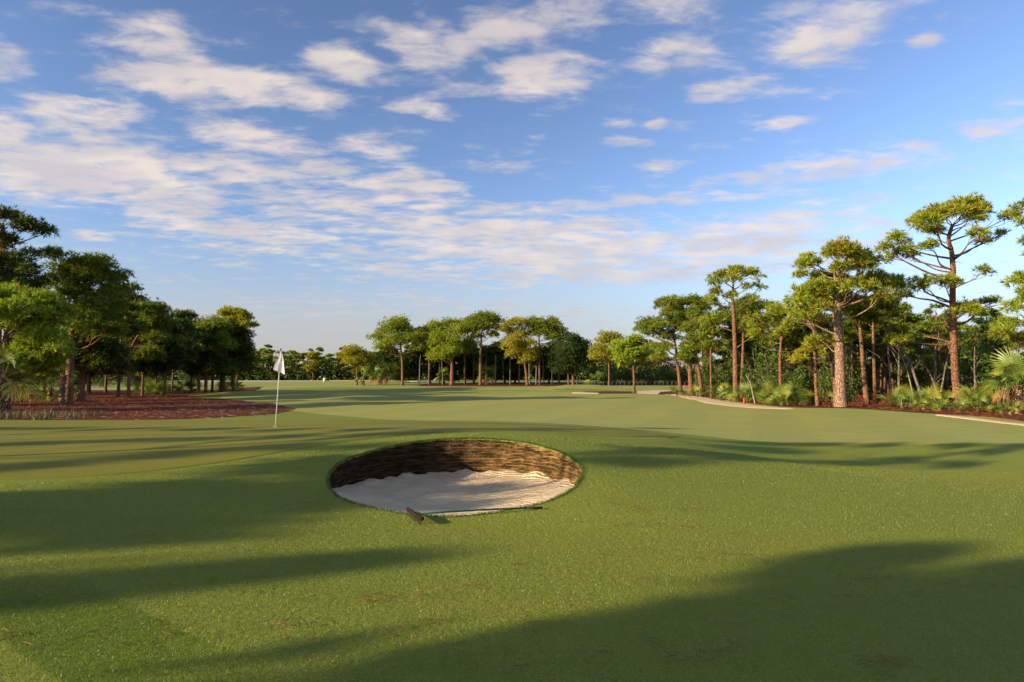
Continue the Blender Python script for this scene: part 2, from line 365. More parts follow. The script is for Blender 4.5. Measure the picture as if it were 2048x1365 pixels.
class Geo:
    def __init__(s): s.v = []; s.q = []; s.t = []; s.n = 0
    def tube(s, pts, rad, seg=8, cap=True, rough=0.0, rng=None):
        pts = [Vector(p) for p in pts]; base = s.n; up = Vector((0, 0, 1))
        for i, p in enumerate(pts):
            a = pts[min(i + 1, len(pts) - 1)] - pts[max(i - 1, 0)]; a.normalize()
            ref = Vector((1, 0, 0)) if abs(a.z) > .8 else up
            u = a.cross(ref).normalized(); v = a.cross(u)
            for k in range(seg):
                t = 2 * math.pi * k / seg; r = rad[i] * (1 + (rng.uniform(-rough, rough) if rough else 0))
                s.v.append(p + (u * math.cos(t) + v * math.sin(t)) * r)
        for i in range(len(pts) - 1):
            for k in range(seg):
                a = base + i * seg + k; b = base + i * seg + (k + 1) % seg
                s.q.append((a, b, b + seg, a + seg))
        s.n += len(pts) * seg
        if cap:
            for e, pi in ((0, 0), (len(pts) - 1, -1)):
                s.v.append(pts[pi]); c = s.n; s.n += 1
                for k in range(seg): 
                    a = base + e * seg + k; b = base + e * seg + (k + 1) % seg
                    s.t.append((a, b, c) if e else (b, a, c))
    def box(s, cx, cy, cz, sx, sy, sz, rz=0):
        c, n_ = math.cos(rz), math.sin(rz); b = s.n
        for dz in (-.5, .5):
            for dx, dy in ((-.5, -.5), (.5, -.5), (.5, .5), (-.5, .5)):
                x, y = dx * sx, dy * sy; s.v.append(Vector((cx + x * c - y * n_, cy + x * n_ + y * c, cz + dz * sz)))
        s.n += 8
        s.q += [(b, b+3, b+2, b+1), (b+4, b+5, b+6, b+7)] + [(b+i, b+(i+1) % 4, b+4+(i+1) % 4, b+4+i) for i in range(4)]
    def mesh(s, name, smooth=True): return mesh_np(name, np.array([tuple(v) for v in s.v]), s.t, s.q, smooth)
def smooth_path(pts, n=4):
    P_ = [Vector(p) for p in pts]
    if len(P_) < 3: return P_
    outp = []
    for i in range(len(P_) - 1):
        p0 = P_[max(i-1, 0)]; p1 = P_[i]; p2 = P_[i+1]; p3 = P_[min(i+2, len(P_)-1)]
        for k in range(n):
            t = k / n
            outp.append(.5 * ((2*p1) + (-p0+p2)*t + (2*p0-5*p1+4*p2-p3)*t*t + (-p0+3*p1-3*p2+p3)*t**3))
    outp.append(P_[-1]); return outp

# ------------------------------------------------------------------ ground sheet with the bunker hole
def rimfac(th): return 1 + .018 * np.sin(2 * th + .6) + .012 * np.sin(3 * th - 1.0) + .006 * np.sin(7 * th) + .0035 * np.sin(13 * th + 1) + .0025 * np.sin(31 * th + 2)
def rim(th, f=1.0):
    r = rimfac(th) * f
    return BCX + BRX * r * np.cos(th), BCY + BRY * r * np.sin(th)
NT_ = 600
th = np.linspace(0, 2 * np.pi, NT_, endpoint=False)
dist = [0.0, .02, .05]; step = .05
while dist[-1] < 4500: dist.append(dist[-1] + step); step = min(step * 1.04, 400) if dist[-1] < 60 else step * 1.09
dist = np.array(dist)
rx_, ry_ = rim(th); cd, sd = np.cos(th), np.sin(th)
GX = rx_[None, :] + dist[:, None] * cd[None, :]; GY = ry_[None, :] + dist[:, None] * sd[None, :]
GZ = H(GX, GY)
lipx, lipy = rim(th, .992); lipz = H(rx_, ry_) - .035
V = np.concatenate([np.stack([lipx, lipy, lipz], -1)[None], np.stack([GX, GY, GZ], -1)]).reshape(-1, 3)
nr = len(dist) + 1; ii, jj = np.meshgrid(np.arange(nr - 1), np.arange(NT_), indexing='ij'); j2 = (jj + 1) % NT_
Q = np.stack([ii*NT_+jj, (ii+1)*NT_+jj, (ii+1)*NT_+j2, ii*NT_+j2], -1).reshape(-1, 4)
ground = tag(link('ground', mesh_np('ground', V, None, Q, True), M['rough']), kind='structure')

# sand in the pit
ZS = np.array
def rim_z(t): x, y = rim(np.asarray(t)); return H(x, y)
def sand_edge(t):
    x, y = rim(np.asarray(t)); rz = H(x, y)
    return np.minimum(rz - .012, .13 - .17 * sstep(10.1, 12.3, y))
rr = np.linspace(0, 1.0, 60); TT, RR = np.meshgrid(th, rr); SX, SY = rim(TT, RR * .995)
SE = sand_edge(th)[None, :]
def nz(x, y, s, seed=0): return np.array([mnoise.noise(Vector((a * s, b * s, seed))) for a, b in zip(x.ravel(), y.ravel())]).reshape(x.shape)
N1 = nz(SX, SY, 1.3, 3); N2 = nz(SX, SY, 5.5, 9)
lump = sstep(.80, .97, RR) * sstep(11.4, 12.6, SY) * (.05 * np.maximum(nz(SX, SY, 2.6, 5) + .25, 0) * 2 + .03 * N2)
SZ = SE * RR ** 2.2 + (1 - RR ** 2.2) * -.17 + (.030 * N1 + .012 * N2) * (1 - RR ** 6) + lump
V = np.stack([SX, SY, SZ], -1).reshape(-1, 3); ii, jj = np.meshgrid(np.arange(59), np.arange(NT_), indexing='ij'); j2 = (jj+1) % NT_
Q = np.stack([ii*NT_+jj, (ii+1)*NT_+jj, (ii+1)*NT_+j2, ii*NT_+j2], -1).reshape(-1, 4)
tag(link('bunker_sand', mesh_np('bunker_sand', V, None, Q, True), M['sand']), kind='structure')

# stacked sod wall: one object per course
wall = empty('bunker_wall', (BCX, BCY, -.3))
tag(wall, 'curved wall of stacked brown sod layers round the back of the sand bunker', 'sod wall')
rng = np.random.default_rng(5)
RZ = rim_z(th) - .03; SB = sand_edge(th) - .10
def fac(z, rz): return 1 - .045 * (rz - z) / .6
bt = np.linspace(0, 1, 8)[:, None]; bz = (-.35 + bt * (RZ[None] + .03 + .35)); bx__, by__ = rim(np.broadcast_to(th, bz.shape), 1.004)
V = np.stack([bx__ - BCX, by__ - BCY, bz + .3 - .003], -1).reshape(-1, 3); ii, jj = np.meshgrid(np.arange(7), np.arange(NT_), indexing='ij'); j2 = (jj+1) % NT_
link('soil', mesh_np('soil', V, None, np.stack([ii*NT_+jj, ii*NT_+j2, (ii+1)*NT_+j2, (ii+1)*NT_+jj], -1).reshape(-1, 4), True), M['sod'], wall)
k = 0; z0 = -.22
while z0 < .62:
    z1 = z0 + .030
    ok = (RZ > z0 + .004) & (z1 > SB)
    if ok.any():
        prof = [(0.0, -.006), (.004, .014), (.012, .022), (.021, .018), (.0285, -.004)]
        rings = []
        jag = rng.normal(0, .004, (NT_,)) + .004 * np.sin(th * rng.integers(30, 90) + rng.uniform(0, 6)) + .003*np.sin(th*9+k*2.1)
        for (dz, pr) in prof:
            z = np.minimum(z0 + dz + .002 * np.sin(th * 5 + k * .3) + rng.normal(0, .0012, NT_), RZ + .012)
            f = fac(z, RZ) ; x, y = rim(th, f); nx, ny = -np.cos(th), -np.sin(th)
            p_ = pr * (1 + .0) + jag * (1 if pr > .002 else 0)
            rings.append(np.stack([x + nx * p_ - BCX, y + ny * p_ - BCY, z + .3], -1))
        V = np.stack(rings).reshape(-1, 3); idx = np.where(ok & np.roll(ok, -1))[0]
        q = []
        for i in range(len(prof) - 1):
            a = i * NT_ + idx; b = i * NT_ + (idx + 1) % NT_; q.append(np.stack([a, b, b + NT_, a + NT_], -1))
        q = np.concatenate(q); used, inv = np.unique(q, return_inverse=True)
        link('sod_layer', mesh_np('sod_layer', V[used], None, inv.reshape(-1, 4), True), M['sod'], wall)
    z0 += .030; k += 1

# ------------------------------------------------------------------ ribbons of other ground
def resample(P_, n):
    P_ = np.array(P_, float); s = np.concatenate([[0], np.cumsum(np.hypot(*np.diff(P_, axis=0).T))]); t = np.linspace(0, s[-1], n)
    return np.stack([np.interp(t, s, P_[:, 0]), np.interp(t, s, P_[:, 1])], -1)
def chaikin(P_, k=2):
    P_ = np.array(P_, float)
    for _ in range(k):
        a = P_[:-1] * .75 + P_[1:] * .25; b = P_[:-1] * .25 + P_[1:] * .75
        P_ = np.concatenate([P_[:1], np.stack([a, b], 1).reshape(-1, 2), P_[-1:]])
    return P_
def ribbon(name, A, B, mat, eps, n=160, m=40, jag=0.0, seed=1):
    a = resample(chaikin(A), n); b = resample(chaikin(B), n); r = np.random.default_rng(seed)
    if jag:
        a += r.normal(0, jag, a.shape); b += r.normal(0, jag, b.shape)
    t = np.linspace(0, 1, m)[:, None, None]; G = a[None] * (1 - t) + b[None] * t
    Z_ = H(G[..., 0], G[..., 1]) + eps
    edge = np.minimum(np.minimum(np.arange(m)[:, None], np.arange(m)[::-1][:, None]), 1) * np.minimum(np.minimum(np.arange(n), np.arange(n)[::-1]), 1)[None]
    Z_ = np.where(edge > 0, Z_, Z_ - eps - .02)
    V = np.concatenate([G, Z_[..., None]], -1).reshape(-1, 3); ii, jj = np.meshgrid(np.arange(m-1), np.arange(n-1), indexing='ij')
    Q = np.stack([ii*n+jj, ii*n+jj+1, (ii+1)*n+jj+1, (ii+1)*n+jj], -1).reshape(-1, 4)
    me = mesh_np(name, V, None, Q, True)
    o = link(name, me, mat); return tag(o, kind='structure')
g = ground_at
# fairway behind the green, out to the far trees
ribbon('fairway', [(-60,99),(-44,121),(-29,62),(-11,36),(-4,27.5),(2,24.5),(5.4,20.5),(6.2,19.0),(9,18.6),(14,18.8),(30,19)],
       [(-150,185),(-90,190),(-40,190),(0,190),(40,188),(38,120),(30,90),(18,64),(16,52),(21,32),(32,22)], M['fairway'], .008, 200, 120)
ribbon('putting_green', [(-30,12),(-14,9.4),(-7.1,9.7),(-5.2,11.2),(-4.0,13.2),(-2.6,14.7),(-.5,15.4),(2.4,16.0),(4.0,17.4)],
       [(-30,22),(-16,22.3),(-11,22.6),(-7,22.6),(-4,22.4),(-1,22.0),(1.5,21.4),(3.6,20.4),(4.7,18.6)], M['green'], .012, 240, 90)
ribbon('pine_straw_bed', [(-80,22),(-40,25.5),(-24,27.2),(-18,28.2),(-14,31),(-12.2,36.5)], [(-80,97),(-60,97),(-46,97),(-29.5,62),(-21,54),(-12.8,41)], M['straw'], .035, 120, 40, .10)
ribbon('pine_straw_bed', [(-58,70),(-29.5,62.8),(-31,80),(-42.5,117)], [(-66,97),(-50,98),(-41.5,98),(-44,119)], M['straw'], .05, 80, 30, .15, 3)
nearR = [(1335,789),(1383,792),(1420,797.5),(1449,804),(1485,808),(1520,813.5),(1580,818),(1680,816.5),(1760,822),(1880,832),(1957,837),(1999,844),(2048,849),(2110,857)]
NR = [g(*p) for p in nearR] + [(24, 22), (27, 16), (34, 8)]
ribbon('pine_straw_bed', NR, [(34,100),(50,95),(70,90),(90,70),(100,50),(100,30),(90,5)], M['straw'], .03, 200, 40, .06, 5)
lo = [(1339,791),(1361,794),(1390,803),(1434,811),(1500,817.2),(1560,819),(1590,819.5)]; up_ = [(1341,789.5),(1383,791),(1420,797),(1449,804),(1485,808),(1545,815.5),(1592,818.6)]
ribbon('sand_path', [g(*p) for p in lo], [g(*p) for p in up_], M['path'], .045, 120, 10)
lo = [(1868,831.5),(1943,840.5),(1999,847.5),(2048,852.5),(2120,864)]; up_ = [(1875,830.5),(1957,837),(1999,844),(2048,849),(2120,858)]
ribbon('sand_path', [g(*p) for p in lo], [g(*p) for p in up_], M['path'], .045, 80, 8)
ribbon('sand_path', [g(1268,787.5), g(1300,788.5), g(1339,790.5)], [g(1272,783.5), g(1308,781.3), g(1345,780.3)], M['path'], .06, 60, 12)
ribbon('pine_straw_bed', [g(1150,787.6), g(1200,788.2), g(1268,788.0)], [g(1170,784.4), g(1215,783.4), g(1280,784.4)], M['straw'], .08, 60, 10, .05, 8)
ribbon('pine_straw_bed', [g(1316,789.6), g(1340,790.0), g(1400,792)], [g(1320,784.8), g(1345,783.0), g(1400,784)], M['straw'], .09, 60, 10, .05, 9)
ribbon('sand_patch', [g(1143,787.4), g(1170,788.4), g(1200,788.6)], [g(1146,786.6), g(1170,786.2), g(1200,787.6)], M['path'], .10, 30, 6)
ribbon('grey_path', [(-44,119),(-40,119),(-37.5,117)], [(-46.5,128),(-42,128),(-38.5,124)], M['grey_sand'], .06, 40, 12)
ribbon('grey_path', [(-90,176),(-66,178),(-50,181)], [(-90,184),(-66,186),(-50,187)], M['grey_sand'], .08, 60, 8)
ribbon('sand_path', [(-50,186.5),(-40,187),(-32,187.5)], [(-50,188.2),(-40,188.5),(-32,189)], M['path'], .12, 60, 5)
for (x0, x1, y0, y1) in [(-26,-18,172,176),(2,12,168,173),(16,26,158,163)]:
    xs = np.linspace(x0, x1, 9); bul = np.sin(np.linspace(0, np.pi, 9))
    ribbon('far_bunker_sand', [(x, (y0+y1)/2 - (y1-y0)/2*b) for x, b in zip(xs, bul)], [(x, (y0+y1)/2 + (y1-y0)/2*b + .2) for x, b in zip(xs, bul)], M['grey_sand'], .10, 40, 8)
ribbon('far_bunker_sand', [(10,142),(16,141),(24,140)], [(12,149),(18,149),(25,147)], M['grey_sand'], .10, 40, 8)
ribbon('orange_sedge_ground', [g(1366,777), g(1410,779), g(1452,780)], [g(1366,769), g(1410,768.5), g(1452,768)], M['orange_ground'], .12, 40, 12)
ribbon('pine_straw_bed', [(-20,138),(0,137.5),(10,139),(20,142)], [(-20,160),(0,160),(12,160),(22,158)], M['straw'], .10, 60, 20, .3, 11)

# ------------------------------------------------------------------ foliage builders
def rand_dirs(r, n):
    v = r.normal(size=(n, 3)); return v / np.linalg.norm(v, axis=1, keepdims=True)
def needle_mesh(name, C, Rt, n, length, width, r, tints, up=.35):
    """tufts of thin needles: C centres, Rt outward directions, tints per tuft"""
    N = len(C); c = np.repeat(C, n, 0); o = np.repeat(Rt, n, 0)
    d = rand_dirs(r, N * n) + o * 1.0 + np.array([0, 0, up]); d /= np.linalg.norm(d, axis=1, keepdims=True)
    L = length * r.uniform(.65, 1.15, (N * n, 1)); s = np.cross(d, rand_dirs(r, N * n)); s /= np.linalg.norm(s, axis=1, keepdims=True)
    Wd = width * r.uniform(.7, 1.3, (N * n, 1)); b = c + d * L * r.uniform(0, .12, (N * n, 1)); tip = c + d * L; tip[:, 2] -= L[:, 0] * .12
    V = np.stack([b + s * Wd, tip, b - s * Wd], 1).reshape(-1, 3); k = np.arange(N * n) * 3
    Q = np.stack([k, k + 1, k + 2], -1)
    t = np.repeat(tints, n, 0) * r.uniform(.75, 1.25, (N * n, 1)); T = np.repeat(t, 3, 0)
    return V, Q, T
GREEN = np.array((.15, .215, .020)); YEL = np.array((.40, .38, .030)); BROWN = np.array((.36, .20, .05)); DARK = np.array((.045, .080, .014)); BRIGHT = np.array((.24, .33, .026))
def tuft_tints(r, n, base, yel, brown):
    t = base[None] * r.uniform(.8, 1.2, (n, 1)); u = r.uniform(size=n)
    t = np.where((u < yel)[:, None], t * .35 + YEL * .65, t); t = np.where((u > 1 - brown)[:, None], BROWN * r.uniform(.6, 1.1, (n, 1)), t); return t
def pad_tufts(r, c, rad, dens, flat=.55):
    """tuft centres over a cushion of foliage, itself broken into smaller clumps"""
    q = (rad[0] * rad[2]) ** .5; sub = max(3, int(round(2.5 + 2.6 * rad[0] / max(.15, rad[2]) * min(1.5, .5 + rad[0] * .5)))); C = []; O = []
    for i in range(sub):
        d = rand_dirs(r, 1)[0]; d[2] = abs(d[2]) * .95 - .3; k = r.uniform(.30, .80)
        cc = c + d * rad * k; s_ = max(.17, q * r.uniform(.36, .60)); rs = np.array([s_ * 1.1, s_ * 1.1, s_ * 1.0])
        m = max(8, int(1.7 * dens * s_ * s_ * 7.5 / (1 + s_ * .6)))
        dd = rand_dirs(r, m); dd[:, 2] = np.where(dd[:, 2] < -.3, -dd[:, 2] * .5, dd[:, 2])
        C.append(cc + dd * rs * r.uniform(.45, 1.0, (m, 1))); O.append(dd)
    return np.concatenate(C), np.concatenate(O)

def build_pine(name, loc, trunk_pts, trunk_r, pads, seed, base=GREEN, yel=.15, brown=.05, lod=1.0, bark='bark', limbs_as_parts=False, dens=14, stubs=5, dead=()):
    """trunk_pts relative to loc; pads: (centre, radii, limb start index fraction)"""
    r = np.random.default_rng(seed); rr_ = random.Random(seed)
    root = empty(name, loc)
    tp = smooth_path(trunk_pts, 4); n = len(tp); rad = [trunk_r * (1 - .62 * i / (n - 1)) * (1.35 if i == 0 else 1.1 if i == 1 else 1) for i in range(n)]
    G = Geo(); G.tube(tp, rad, 12 if lod > .6 else 7, True, .06, rr_)
    top_z = tp[-1].z; bot = tp[0].z
    def on_trunk(z):
        for i in range(n - 1):
            if tp[i].z <= z <= tp[i+1].z or i == n - 2:
                t = (z - tp[i].z) / max(1e-3, tp[i+1].z - tp[i].z); t = max(0, min(1, t)); return tp[i].lerp(tp[i+1], t), rad[i]
    C = []; O = []; T = []
    limb_n = 0
    for (c, rd) in pads:
        c = Vector(c); hd = math.hypot(c.x - tp[-1].x, c.y - tp[-1].y)
        zs = min(top_z - .05, max(bot + (top_z - bot) * .35, c.z - .25 - hd * rr_.uniform(.25, .5)))
        s, tr = on_trunk(zs); L = (c - s).length
        m1 = s.lerp(c, .35) + Vector((rr_.uniform(-.1, .1), rr_.uniform(-.1, .1), -.04 + rr_.uniform(-.06, .04))) * L
        m2 = s.lerp(c, .7) + Vector((rr_.uniform(-.1, .1), rr_.uniform(-.1, .1), -.03 + rr_.uniform(-.05, .08))) * L
        r0 = min(tr * .5, .02 + .018 * L); path = smooth_path([s, m1, m2, c], 3)
        GL = Geo() if (limbs_as_parts and L > 1.2) else G
        GL.tube(path, [r0 * (1 - .75 * i / (len(path) - 1)) for i in range(len(path))], 6 if lod > .6 else 4, False)
        for _ in range(int(4 * lod) + (1 if lod > .3 else 0)):
            q = path[-1 - rr_.randrange(0, max(1, len(path) // 2))]; e = c + Vector(rand_dirs(r, 1)[0] * np.array(rd) * .8); e.z = max(e.z, c.z - rd[2] * .3)
            md = q.lerp(e, .5) + Vector((0, 0, rr_.uniform(-.1, .02)))
            GL.tube([q, md, e], [r0 * .3, r0 * .22, r0 * .1], 4, False)
        if GL is not G: link('limb', GL.mesh('limb'), M[bark], root)
        cc, oo = pad_tufts(r, np.array(c), np.array(rd), dens * (lod ** .8)); C.append(cc); O.append(oo)
        T.append(tuft_tints(r, len(cc), base * rr_.uniform(.85, 1.15), yel, brown * (1.6 if rr_.random() < .25 else .4)))
    for _ in range(stubs):
        z = bot + (top_z - bot) * rr_.uniform(.3, .9); s, tr = on_trunk(z); a = rr_.uniform(0, 6.28); L = rr_.uniform(.4, 1.6)
        G.tube([s, s + Vector((math.cos(a), math.sin(a), rr_.uniform(-.1, .3))) * L * .5, s + Vector((math.cos(a + .2), math.sin(a + .2), rr_.uniform(-.3, .3))) * L], [tr * .16, tr * .1, tr * .03], 4, False)
    link('trunk', G.mesh('trunk'), M[bark], root)
    C = np.concatenate(C); O = np.concatenate(O); T = np.concatenate(T)
    if lod > .8: nn, ln, wd = 7, .35, .027
    elif lod > .5: nn, ln, wd = 5, .44, .050
    else: nn, ln, wd = 3, .62, .13
    V, Q, T2 = needle_mesh('crown', C, O, nn, ln, wd, r, T)
    link('crown', mesh_np('crown', V, Q, None, False, T2), M['needles'], root)
    return root

def px_tree(name, label, base_px, Yd, trunk, wpx, pads, seed, cat='pine tree', group=None, depth=.55, grow=1.28, **kw):
    """trunk and foliage cushions read off the photograph, given real width, height and depth at distance Yd"""
    def P3(px, py, dy=0.0):
        d = ray(px, py); t = Yd / d[1]; return Vector((d[0] * t, Yd + dy, EYE + d[2] * t))
    x0 = P3(base_px, 760).x; z0 = h(x0, Yd); loc = Vector((x0, Yd, z0 - .05)); r = random.Random(seed)
    tp = [Vector((0, 0, 0))] + [P3(px, py) - loc for (px, py) in trunk]
    k = Yd / F; xs = [p[0] for p in pads]; wid = (max(xs) - min(xs)) * k
    pl = []
    tx = trunk[-1][0]
    for (px, py, rx, ry) in pads:
        off = abs(px - tx) * k; maxd = math.sqrt(max(.1, (wid / 2 + .6) ** 2 - min(off, wid / 2) ** 2))
        dy = r.uniform(-1, 1) * maxd * depth
        c = P3(px, py) - loc; c.y = dy; rad = (rx * k * grow, max(ry * k, rx * k * .9) * grow, ry * k * 1.7 * grow)
        pl.append((c, rad))
        if rx * k > .7:     # the same cushion carried round the back of the crown
            c2 = c.copy(); c2.y = -dy + r.uniform(-.4, .4); c2.x += r.uniform(-.3, .3) * rx * k; c2.z += r.uniform(-.5, .1) * ry * k; pl.append((c2, (rad[0] * .85, rad[1] * .85, rad[2] * .8)))
    o = build_pine(name, loc, tp, wpx * k / 2, pl, seed, **kw)
    return tag(o, label, cat, group)

# ------------------------------------------------------------------ right-hand pines
def rj(seed, n, x0, x1, y0, y1, rx, ry):
    r = random.Random(seed); return [(r.uniform(x0, x1), r.uniform(y0, y1), rx * r.uniform(.8, 1.25), ry * r.uniform(.8, 1.25)) for _ in range(n)]
GR_R = 'pines along the right side of the fairway'
px_tree('pine_tree', 'tallest bare-trunked pine at right with flat umbrella crown above the others', 1915, 42, [(1912,770),(1908,700),(1905,600),(1906,545),(1903,505),(1897,478),(1905,450)], 16,
 [(1933,417,38,16),(1887,428,32,16),(1852,443,26,16),(1822,461,22,15),(1785,498,15,13),(1827,503,24,10),(1806,478,20,13),(1964,424,20,15),(1984,447,20,10),(1915,486,18,10),(1975,485,15,7),(1897,447,26,13),(1942,442,22,11),
  (1957,547,17,8),(2002,604,18,9),(1935,622,26,15),(1903,628,14,14),(1781,688,16,10),(1843,656,9,7),(1813,568,24,11),(1866,572,24,11),(1998,470,8,7),(1850,505,14,8)], 11, yel=.5, brown=.10, limbs_as_parts=True, base=BRIGHT*.95, group=GR_R, stubs=3)
px_tree('pine_tree', 'broad rounded pine with thick pale plated trunk at the edge of the grass', 1681, 41, [(1681,770),(1679,700),(1676,640),(1675,590),(1672,545)], 24,
 [(1676,503,36,13),(1648,516,30,16),(1622,530,20,15),(1612,548,14,10),(1711,516,24,14),(1726,533,24,15),(1700,547,28,13),(1665,549,26,12),(1606,592,28,14),(1580,614,20,14),(1637,580,28,14),(1676,584,26,14),(1710,580,24,13),
  (1743,568,30,16),(1771,572,22,15),(1729,600,26,12),(1694,608,20,10),(1794,558,18,12),(1616,626,28,11),(1658,680,18,9),(1682,684,16,7),(1590,640,18,10)], 12, yel=.45, brown=.16, limbs_as_parts=True, bark='bark_plate', base=BRIGHT*.9, group=GR_R)
px_tree('pine_tree', 'slim pine with a small open umbrella crown and a bent side limb', 1472, 52, [(1471,760),(1470,700),(1468,640),(1465,600),(1466,575)], 12,
 [(1421,568,15,11),(1441,552,18,10),(1471,545,22,9),(1496,557,17,11),(1513,578,9,9),(1434,586,15,8),(1459,563,17,9),(1464,594,14,8),(1491,577,10,6),(1504,602,12,6),(1424,602,13,8),(1426,642,16,10),(1494,652,14,9),(1499,675,12,7)], 13, yel=.5, brown=.06, limbs_as_parts=True, base=BRIGHT*.85, group=GR_R)
px_tree('pine_tree', 'small round pine standing alone in front of the wood near the sand path', 1268, 78, [(1268,760),(1267,735),(1266,715)], 6,
 [(1245,700,18,13),(1234,717,12,14),(1267,689,20,10),(1284,701,18,14),(1296,715,12,12),(1260,708,18,10),(1242,730,9,8),(1276,716,14,8)], 14, yel=.22, base=BRIGHT*1.15, group=GR_R, lod=.7, dens=18)
px_tree('pine_tree', 'leaning green pine left of the forked trunk with foliage low on its left', 1361, 68, [(1359,760),(1356,735),(1352,700),(1346,665)], 9,
 [(1354,607,24,11),(1324,613,19,13),(1349,626,28,15),(1299,650,19,13),(1290,665,17,11),(1322,654,20,12),(1354,650,23,13),(1334,675,24,10),(1372,640,17,12),(1309,700,20,9),(1319,718,17,8),(1330,694,16,8)], 15, yel=.12, brown=.14, base=GREEN*1.15, limbs_as_parts=True, group=GR_R, lod=.9)
px_tree('pine_tree', 'pine with a thick forked trunk beside the bend of the sand path', 1382, 66, [(1381,760),(1380,735),(1383,690),(1384,650)], 11,
 [(1392,604,20,9),(1400,621,23,13),(1410,611,18,10),(1384,636,20,12),(1394,656,24,9),(1415,640,18,11),(1376,662,16,8),(1440,625,14,10)], 16, yel=.2, brown=.08, base=GREEN*1.1, limbs_as_parts=True, group=GR_R, lod=.9)
px_tree('pine_tree', 'short crooked pine with bowed trunk right of the forked one', 1402, 64, [(1401,765),(1396,735),(1391,705),(1394,690)], 9,
 [(1400,680,22,12),(1380,700,18,10),(1415,700,18,9),(1370,718,16,9),(1425,670,16,10),(1390,725,14,7)], 17, yel=.15, brown=.1, base=GREEN, group=GR_R, lod=.8)
px_tree('pine_tree', 'thin straight pine with side twigs between the crooked pine and the slim umbrella pine', 1422, 60, [(1422,760),(1421,720),(1422,690),(1424,660)], 5,
 [(1424,650,16,9),(1434,668,14,8),(1412,672,12,8),(1424,690,16,8),(1440,690,10,7)], 18, yel=.1, base=GREEN, group=GR_R, lod=.8)
px_tree('pine_tree', 'slender pine with low yellow tufts just left of the plated trunk', 1634, 43, [(1632,770),(1629,700),(1627,650),(1627,625)], 8,
 [(1627,701,22,11),(1607,717,19,10),(1632,690,14,8),(1645,712,10,7),(1618,640,20,9),(1637,650,14,8),(1591,725,9,7)], 19, yel=.65, brown=.12, base=YEL*.8, limbs_as_parts=True, group=GR_R)
px_tree('pine_tree', 'reddish trunk close behind the left side of the plated pine', 1672, 44, [(1671,760),(1671,700),(1668,620),(1664,580)], 13,
 [(1650,600,22,12),(1670,570,22,12),(1690,620,20,10),(1640,560,18,10)], 20, yel=.3, brown=.1, base=GREEN, group=GR_R)
px_tree('pine_tree', 'straight reddish pine trunk right of the plated pine, crown in shade', 1732, 46, [(1729,760),(1724,700),(1720,650),(1724,610)], 11,
 [(1735,612,26,12),(1720,630,22,12),(1750,640,20,11),(1700,640,18,10),(1765,620,18,10)], 21, yel=.12, base=GREEN, group=GR_R)
px_tree('pine_tree', 'darker thin pine second to the right of the plated pine', 1750, 49, [(1749,760),(1747,700),(1746,650),(1748,620)], 8,
 [(1760,612,24,12),(1780,630,22,13),(1745,640,18,10),(1800,600,20,12),(1775,655,18,10)], 22, yel=.08, base=GREEN*.9, group=GR_R)
px_tree('pine_tree', 'thin pale trunk between the plated pine and the reddish one', 1704, 50, [(1704,770),(1704,720),(1703,690)], 6,
 [(1705,670,18,10),(1712,650,16,9),(1692,680,12,8)], 23, base=GREEN*.9, group=GR_R)
px_tree('pine_tree', 'pine cut by the right edge with bushy green tufts', 2072, 36, [(2072,760),(2068,650),(2066,560),(2066,480)], 16,
 [(2052,445,14,16),(2060,410,18,14),(2048,520,14,16),(2058,560,24,20),(2040,590,20,16),(2030,620,18,14),(2050,640,24,16),(2020,655,26,14),(1998,668,20,11),(2040,690,22,13),(2075,600,24,16),(2080,480,20,14)], 24, yel=.3, brown=.06, base=BRIGHT*.85, group=GR_R)
px_tree('pine_tree', 'yellow-green pine whose drooping tufts fill the gap left of the plated pine', 1560, 47, [(1561,770),(1560,720),(1562,680),(1560,650)], 8,
 [(1540,640,22,13),(1518,650,20,12),(1560,625,20,11),(1580,650,20,12),(1530,665,18,10),(1565,668,20,10),(1600,650,16,10),(1508,640,14,9)], 25, yel=.5, brown=.14, base=BRIGHT*.9, group=GR_R)
px_tree('pine_tree', 'shaded straight pine behind the slim umbrella pine', 1484, 60, [(1484,760),(1486,700),(1486,640)], 9,
 [(1490,620,22,14),(1475,610,20,14),(1505,630,18,12),(1460,640,18,12),(1520,615,16,11),(1500,660,18,10)], 26, base=GREEN, yel=.05, group=GR_R)

# ------------------------------------------------------------------ centre island of tall pines
GR_C = 'tall pines of the far centre stand'
def cpine(label, bx, Yd, trunk, w_, pads, seed, **kw):
    kw.setdefault('lod', .55); kw.setdefault('grow', 1.5); return px_tree('pine_tree', label, bx, Yd, trunk, w_, pads, seed, group=GR_C, dens=kw.pop('dens', 9), **kw)
cpine('wide spreading pine at the left end of the far centre stand', 805, 146, [(805,745),(804,715),(801,690),(800,665)], 6,
 [(794,650,24,9),(777,663,20,9),(759,677,18,9),(805,664,22,9),(788,687,22,11),(811,684,22,11),(832,673,20,9),(840,693,16,10),(768,698,14,8)], 31, yel=.35, base=BRIGHT*.9)
cpine('young pale pine left of the spreading pine, low bushy crown', 714, 148, [(714,750),(713,730),(712,715)], 4,
 [(713,703,18,7),(703,712,16,8),(722,714,16,8),(697,724,14,8),(716,726,18,8),(732,722,12,8)], 32, yel=.5, base=YEL*.7)
cpine('light green rounded pine with a thick sunlit trunk in the centre stand', 904, 144, [(904,745),(904,725),(903,700)], 9,
 [(871,653,16,8),(887,667,24,12),(912,666,20,9),(873,686,18,14),(891,691,24,14),(870,715,14,13),(905,698,18,11),(914,682,18,11),(885,716,18,10)], 33, yel=.3, base=BRIGHT*1.1)
